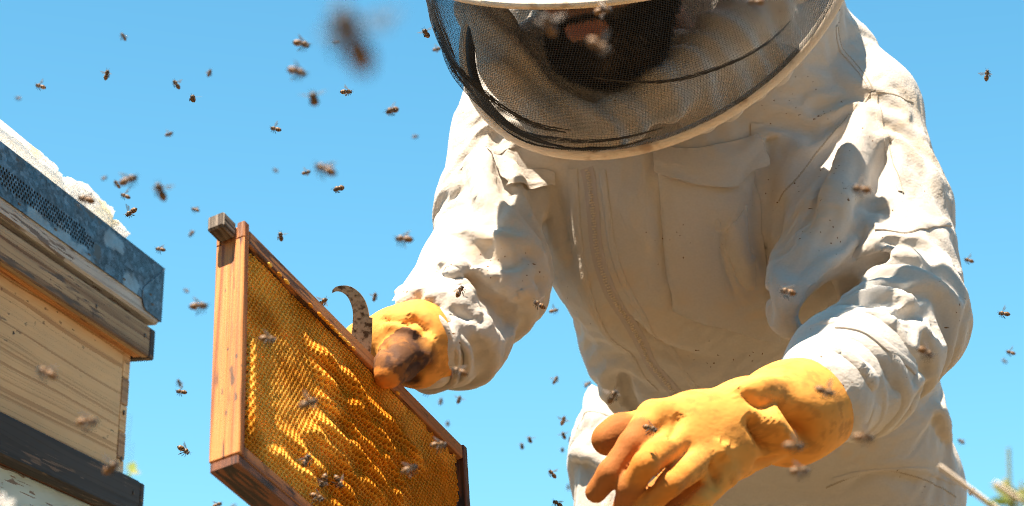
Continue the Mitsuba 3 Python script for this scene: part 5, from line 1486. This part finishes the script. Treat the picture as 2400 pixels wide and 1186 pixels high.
# ---------------------------------------------------------------- bees
BEES = [  # x, y, z, heading in the picture plane turned to space (degrees), pitch, wing pose, label
    (-1.0808, 3.8667, 2.1242, 170, 10, 2, 'tiny far bee near the upper left image edge, above the hive lid'),
    (-0.5972, 2.2323, 1.4330, 165, 5, 1, "bee flying left, highest above the hive's white foam at the far left"),
    (-0.5856, 2.6333, 1.6914, 120, 30, 2, 'topmost bee of the upper left sky'),
    (-0.4933, 2.1418, 1.4089, 70, 20, 1, 'bee seen from the front with legs hanging, below the topmost upper left bee'),
    (-0.4250, 2.2314, 1.4355, 125, 15, 0, 'bee with outspread wings above a blurred dark one in the upper left sky'),
    (-0.4786, 2.7834, 1.6992, 60, 30, 2, 'small bee right of the outspread winged bee in the upper left sky'),
    (-0.3366, 1.8643, 1.2572, 80, 70, 0, 'dark round bee just below the outspread winged bee, upper left sky'),
    (-0.5420, 2.8148, 1.6072, 20, 0, 3, 'small bee alone between the upper left group and the hive lid bees'),
    (-0.2882, 2.1632, 1.3460, 170, 0, 1, 'bee facing left with raised wings, below the blurred bees of the upper sky'),
    (-0.1657, 1.3844, 1.0960, -15, 0, 2, 'dark bee with folded wings left of the big blurred bee'),
    (-0.1425, 1.1728, 0.9769, -20, 10, 2, 'very dark blurred bee, middle of three under each other left of the big blurred one'),
    (-0.1292, 1.1508, 0.9483, 95, 60, 0, 'blurred bee with pale spread wings, lowest of three left of the big blurred one'),
    (-0.0411, 0.4460, 0.6603, 115, 20, 0, 'biggest and most blurred bee, close to the camera at the top'),
    (-0.3090, 3.0751, 1.8898, 190, 0, 1, 'small sharp bee half hidden by the biggest blurred bee'),
    (-0.1866, 1.9952, 1.3217, 0, 0, 3, 'sharp bee flying right directly below the biggest blurred bee'),
    (-0.0909, 1.8421, 1.3224, 125, 50, 0, "bee with pale wings spread, just left of the veil's dark edge"),
    (-0.1125, 2.6395, 1.6732, 15, 0, 3, 'small bee under the spread winged one, just left of the veil'),
    (-0.1002, 1.4752, 1.0775, 200, 45, 3, "blurred amber bee in the sky left of the sleeve's shoulder"),
    (-0.2034, 3.7547, 1.9878, 10, 0, 2, "tiny bee nearest the upper sleeve's left outline"),
    (-0.1124, 1.0724, 0.8683, 160, 5, 2, 'large blurred amber bee in mid sky above the frame'),
    (-0.2952, 2.5767, 1.4497, 15, 10, 3, 'small sharp bee just left of the large amber bee in mid sky'),
    (-0.5180, 3.9176, 1.9749, 140, 10, 2, 'tiny far bee alone in the mid sky left of the large amber bee'),
    (-0.1665, 1.7228, 1.1017, 200, 50, 3, 'round blurred bee just below the large amber bee in mid sky'),
    (-0.0820, 1.3658, 0.9262, 180, 0, 2, 'blurred bee with a hanging pale wing, close to the rolled sleeve'),
    (-0.2814, 2.2052, 1.2226, 95, 40, 1, "bee facing the camera above the frame's top bar"),
    (-0.8595, 3.7829, 1.9051, 30, 0, 2, "tiny bee above the foam's rounded chunk, leftmost of the lid cluster"),
    (-0.5682, 2.5820, 1.4340, 125, 15, 3, 'small bee facing up left beside the dark blurred bee over the lid'),
    (-0.2691, 1.2613, 0.9339, 20, 0, 2, 'dark blurred bee flying right over the hive lid cluster'),
    (-0.2344, 1.1983, 0.9018, 110, 25, 0, 'blurred bee with a white head, right of the hive lid cluster'),
    (-0.5102, 2.3719, 1.3371, 160, 0, 1, 'amber bee with hind leg trailing, middle of the lid cluster'),
    (-0.3893, 1.8418, 1.1207, 215, 0, 1, 'amber bee flying down left with a leg trailing, lowest of the lid cluster'),
    (-0.5015, 2.8533, 1.4941, 165, 0, 2, "small dark bee left of the frame's projecting lug"),
    (-0.5640, 3.1841, 1.5696, 225, 0, 2, "small brown bee under the frame's projecting lug"),
    (-0.4641, 2.3946, 1.2705, 175, 0, 2, "flat brown bee above the lid's metal corner"),
    (-0.7131, 4.0024, 1.7258, 150, 0, 2, "tiny dark bee between the lid corner and the frame's end bar"),
    (-0.2277, 1.3377, 0.8647, 0, 0, 2, "large dark bee left of the frame's end bar"),
    (-0.3333, 1.4064, 0.9732, 170, 0, 2, 'blurred bee in front of the white foam chunk'),
    (-0.1976, 2.6342, 1.2806, 75, 20, 1, 'bee hovering between the hive tool and the white cuff'),
    (-0.2067, 2.0051, 1.0764, 40, 20, 3, "bee half hidden behind the frame's top bar, left of the hive tool"),
    (-0.1900, 1.4417, 0.8697, -10, 0, 2, 'dark bee in front of the comb near the end bar'),
    (-0.5265, 2.9416, 1.2346, 110, 20, 2, 'upper of two dark bees between hive and frame'),
    (-0.4029, 2.2663, 1.0432, 175, 0, 1, 'lower of two dark bees between hive and frame'),
    (-0.2912, 1.1600, 0.7660, 160, 0, 2, 'blurred bee in front of the pale hive box, upper one'),
    (-0.2648, 1.1699, 0.7370, 0, 0, 2, 'blurred bee in front of the pale hive box, lower one'),
    (-0.2606, 1.2282, 0.7208, 35, 20, 0, 'blurred bee in front of the charred hive base board'),
    (-0.3240, 1.8600, 0.8773, -35, 0, 2, "brown bee between the hive base and the frame's lower corner"),
    (-0.1375, 1.2634, 0.7727, 20, 10, 0, 'pale blurred bee in front of the middle of the comb'),
    (-0.1821, 1.6683, 0.8244, 60, 20, 2, 'bee with a pale head in front of the lower comb'),
    (-0.1715, 1.7158, 0.8153, 250, 20, 1, 'left bee of two crawling on the lower comb'),
    (-0.1595, 1.7456, 0.8209, -60, 20, 2, 'right bee of two crawling on the lower comb'),
    (-0.1741, 1.7007, 0.7977, -25, 10, 2, 'lowest bee on the comb, by the bottom bar'),
    (-0.0604, 1.5661, 0.8145, 0, 0, 2, "blurred bee in front of the comb's right end"),
    (-0.0793, 1.4742, 0.7740, 20, 10, 2, 'greyish blurred bee in front of the bright comb ridges'),
    (-0.0537, 1.8868, 1.0514, 60, 10, 2, 'brown bee on the rolled white sleeve above the glove'),
    (0.0273, 1.8627, 1.0292, 150, 0, 1, "bee in front of the sleeve's sunlit lower hem"),
    (0.0607, 2.6407, 1.2615, 10, 0, 1, 'bee just off the sleeve hem, nearest to the bright fold'),
    (0.1296, 2.9118, 1.3222, 130, 0, 2, "dark bee at the jacket's left edge in the gap"),
    (-0.0417, 1.4497, 0.8460, 165, 0, 2, "blurred dark bee in front of the sleeve's lower bulge"),
    (-0.0238, 2.7932, 1.2216, 105, 10, 2, 'bee in the gap just below the sleeve bulge'),
    (0.0656, 2.8001, 1.2015, 60, 10, 3, 'bee in the middle of the gap between sleeve and trousers'),
    (0.1265, 3.0971, 1.2739, 35, 0, 2, 'bee in the gap next to the trouser bulge'),
    (0.0816, 1.5045, 0.8403, 60, 20, 0, 'amber bee with pale wing in front of the dark trouser fold'),
    (-0.1111, 2.4248, 1.0847, -30, 0, 2, 'bee mostly hidden behind the sleeve above the frame'),
    (-0.1253, 3.2788, 1.2913, 75, 20, 2, "left bee of two over the top bar's right part"),
    (-0.0761, 2.6819, 1.1406, 70, 30, 0, "right bee of two over the top bar's right part"),
    (-0.1274, 3.7028, 1.3549, 80, 30, 2, "small bee lowest above the top bar's right end"),
    (0.0704, 2.5745, 1.0834, 70, 10, 0, 'uppermost bee of the small cluster left of the trousers'),
    (0.0778, 2.8270, 1.1224, 110, 30, 0, 'second bee from the top of the cluster left of the trousers'),
    (0.0931, 2.9705, 1.1496, 100, 40, 1, 'bee touching the trouser outline, right of the cluster'),
    (0.0885, 3.3064, 1.2103, 90, 60, 0, 'reddish bee lowest in the cluster left of the trousers'),
    (0.0270, 2.8291, 1.1163, 110, 40, 0, 'right bee of a pair in the lower gap'),
    (0.0163, 3.1303, 1.1764, 100, 40, 1, 'left bee of a pair in the lower gap'),
    (0.0508, 2.3903, 0.9688, 130, 10, 0, 'bee with spread wings low in the gap, below the cluster'),
    (0.1232, 4.1408, 1.3193, 90, 0, 2, 'tiny far bee low in the gap beside the trousers'),
    (0.0530, 2.2245, 0.8973, 150, 0, 2, 'bee cut by the bottom image edge in the gap'),
    (0.5565, 2.0626, 1.3729, 85, 10, 0, 'lone sharp bee high in the right sky'),
    (0.2357, 1.2167, 0.9100, 175, 0, 1, 'large blurred bee in front of the shaded upper sleeve'),
    (0.2293, 1.5250, 0.9353, 170, 0, 2, 'blurred bee in front of the hanging sleeve fold'),
    (0.6280, 2.5036, 1.2918, 165, 0, 1, 'small bee just right of the upper arm outline'),
    (0.5760, 2.1528, 1.1079, 175, 0, 1, 'sharp striped bee in the right sky at elbow height'),
    (0.7167, 2.6601, 1.2045, 165, 0, 1, 'upper bee of a pair near the right edge'),
    (1.0780, 4.0523, 1.5791, -30, 0, 2, 'tiny lower bee of a pair near the right edge'),
    (0.3024, 1.3487, 0.8326, -30, 0, 2, 'blurred dark bee in front of the elbow'),
    (0.7890, 3.3015, 1.2245, 150, 0, 2, 'small dark bee right of the trousers'),
    (0.7659, 3.1548, 1.1044, 60, 20, 2, 'bee in front of the slanting dry stalk'),
    (0.2126, 1.2609, 0.7801, -20, 10, 0, 'pale blurred bee in front of the white gauntlet'),
    (0.2113, 1.1242, 0.7161, 0, 20, 0, 'dark blurred bee below the gauntlet cuff'),
    (0.1881, 1.2290, 0.7187, 0, 10, 2, "blurred amber bee below the yellow glove's wrist"),
    (0.1765, 1.1748, 0.7226, 0, 30, 0, "pale blurred bee in front of the yellow glove's wrist"),
    (0.1235, 1.6642, 0.8520, -20, 20, 2, "dark bee sitting on the yellow glove's knuckle"),
    (0.0189, 0.9081, 0.8854, 120, 30, 0, 'blurred amber bee in front of the nose, left one at the veil'),
    (0.0669, 1.2684, 1.0685, 10, 0, 3, "amber bee at the hat brim's lower edge"),
    (0.0456, 0.9119, 0.8743, -35, 20, 0, 'blurred amber bee in front of the chin at the veil'),
    (0.1767, 1.2664, 1.0743, 180, 0, 1, 'bee at the top image edge in front of the veil'),
    (-0.3881, 2.5032, 0.9516, 20, 0, 2, 'bee cut by the bottom image edge under the frame corner'),
    (-0.6085, 4.1543, 1.2796, 30, 0, 2, 'barely visible bee at the bottom edge under the frame'),
]


def bee_meshes(style):
    gq = np.random.default_rng(40 + style)
    parts, cols = [], []

    def add(m, col, var=0.0):
        v = np.asarray(m.vertices)
        parts.append(m)
        c = np.tile(np.asarray(col, float), (len(v), 1)) if np.ndim(col) == 1 else col
        cols.append(c * (1 + var * (gq.random(len(v)) - 0.5))[:, None])

    def ell(c, r, tilt=0.0, sub=2):
        m = trimesh.creation.icosphere(sub)
        v = np.asarray(m.vertices) * r
        ct, s_ = math.cos(tilt), math.sin(tilt)
        v = np.stack([v[:, 0] * ct + v[:, 2] * s_, v[:, 1], -v[:, 0] * s_ + v[:, 2] * ct], 1)
        return trimesh.Trimesh(v + c, m.faces, process=False)

    add(ell((4.6, 0, -0.3), (1.15, 1.75, 1.55)), (0.05, 0.035, 0.025), 0.5)
    for s in (-1, 1):
        add(ell((4.9, 1.35 * s, 0.05), (0.75, 0.5, 1.1), sub=1), (0.012, 0.010, 0.010))
    th = ell((1.9, 0, 0.3), (2.2, 2.05, 1.95))
    tv = np.asarray(th.vertices)
    th = trimesh.Trimesh(tv + (tv - [1.9, 0, 0.3]) * (0.16 * gq.random(len(tv)))[:, None], th.faces, process=False)
    add(th, (0.12, 0.065, 0.025), 0.8)
    ab = trimesh.creation.icosphere(3)
    v = np.asarray(ab.vertices).copy()
    taper = 1 - 0.30 * np.clip(-v[:, 0], 0, 1) ** 2
    v[:, 1] *= taper; v[:, 2] *= taper
    x = v[:, 0] * 4.2
    band = np.sin(x * 2.6 + 0.6)
    colr = np.where((band > 0.05)[:, None], np.array([0.26, 0.125, 0.035]), np.array([0.030, 0.018, 0.012]))
    colr = np.where((x < -2.8)[:, None], np.array([0.03, 0.02, 0.014]), colr)
    v = np.stack([x, v[:, 1] * 2.25 * (1 + 0.03 * (band > 0.05)), v[:, 2] * 2.2], 1)
    drop = (0.10, 0.25, 0.38)[style % 3]
    v[:, 2] -= drop * np.clip(2 - v[:, 0], 0, 9) ** 1.0 * 0.35
    add(trimesh.Trimesh(v + [-3.8, 0, 0.0], ab.faces, process=False), colr, 0.2)
    dk = (0.030, 0.020, 0.014)
    for s in (-1, 1):
        add(tube(cr([(5.5, 0.5 * s, 0.6), (6.6, 1.0 * s, 1.6), (7.6, 1.7 * s, 1.3)], 3), 0.14, 4), dk)
        hang = (0.6, 1.0, 1.3)[style % 3]
        add(tube(cr([(3.0, 1.0 * s, -1.3), (3.9, 2.0 * s, -2.2), (4.3, 1.8 * s, -3.4 * hang)], 3), [0.30] * 7, 4), dk)
        add(tube(cr([(1.8, 1.1 * s, -1.5), (1.8, 2.3 * s, -2.4), (1.2, 2.2 * s, -4.0 * hang)], 3), [0.30] * 7, 4), dk)
        add(tube(cr([(0.7, 1.0 * s, -1.4), (-0.4, 2.1 * s, -2.3), (-2.2, 2.0 * s, -4.6 * hang)], 3), [0.34, 0.36, 0.4, 0.5, 0.55, 0.45, 0.3], 4), dk)
    m = join(*parts)
    m = trimesh.Trimesh(m.vertices * [1.0, 1.2, 1.2], m.faces, process=False)
    body = (trimesh.Trimesh(m.vertices * 0.001, m.faces, process=False), np.clip(np.vstack(cols), 0, 1))
    wings = []
    for s in (-1, 1):
        out, up, back = ((1.0, 0.30, 0.15), (0.80, 0.75, 0.35), (0.45, 0.30, 0.85), (0.9, 0.05, 0.45))[style % 4]
        v, f, k = [], [], 0
        for L, W, sh, bo in ((9.2, 1.75, 0.0, 0.0), (6.6, 1.5, -1.1, 0.35)):
            d = unit((-back - bo * 0.5, s * out, up))
            w_ = unit(np.cross(d, unit((0.25, 0, 1))))
            w_ = w_ if w_[0] > 0 else -w_
            q = np.linspace(0, 1, 9)
            lead = np.sin(np.pi * q) ** 0.7 * W * 0.45
            trail = np.sin(np.pi * q ** 1.3) ** 0.8 * W
            p = np.array([2.0 + sh, 1.2 * s, 1.7]) + d * (L * q)[:, None]
            bend = (0.5 * q * q)[:, None] * np.cross(d, w_)
            v += [p + w_ * lead[:, None] + bend, p - w_ * trail[:, None] + bend]
            n = len(q)
            f += [[k + i, k + i + 1, k + n + i + 1] for i in range(n - 1)] + [[k + i, k + n + i + 1, k + n + i] for i in range(n - 1)]
            k += 2 * n
        wings.append(trimesh.Trimesh(np.vstack(v) * 0.001, np.array(f), process=False))
    return body, wings


STYLES = []
for s_ in range(4):
    (bm, bc), ws_ = bee_meshes(s_)
    STYLES.append((mikit.ply(bm, 'bee_body', smooth=True, color=bc), [mikit.ply(w, 'bee_wing') for w in ws_]))
for i, (x, y, z, ang, pit, style, text) in enumerate(BEES):
    key = 'bee' if i == 0 else f'bee_{i:03d}'
    a, b = math.radians(ang), math.radians(pit)
    f = math.cos(b) * (math.cos(a) * CW + math.sin(a) * UPW) - math.sin(b) * LOOK
    ref = np.array([0, 0, 1.0]) + 0.55 * LOOK - 0.25 * CW * (1 if i % 2 else -1)
    if abs(unit(ref) @ f) > 0.93:
        ref = LOOK if style != 1 else -LOOK
    u = unit(ref - f * (ref @ f))
    l = np.cross(u, f)
    M = np.eye(4)
    M[:3, 0], M[:3, 1], M[:3, 2], M[:3, 3] = f, l, u, (x, y, z)
    if text.startswith('biggest'):
        M[:3, :3] *= 1.4      # a drone, larger and darker than the workers
    body, wings = STYLES[style]
    tw = T(M.tolist()) if False else mi.ScalarTransform4f(M)
    scene[key + '__body'] = {**body, 'to_world': tw}
    scene[key + '__wing'] = {**wings[0], 'to_world': tw}
    scene[key + '__wing_001'] = {**wings[1], 'to_world': tw}
    label(key, text, 'bee', 'honey bees around the beekeeper')
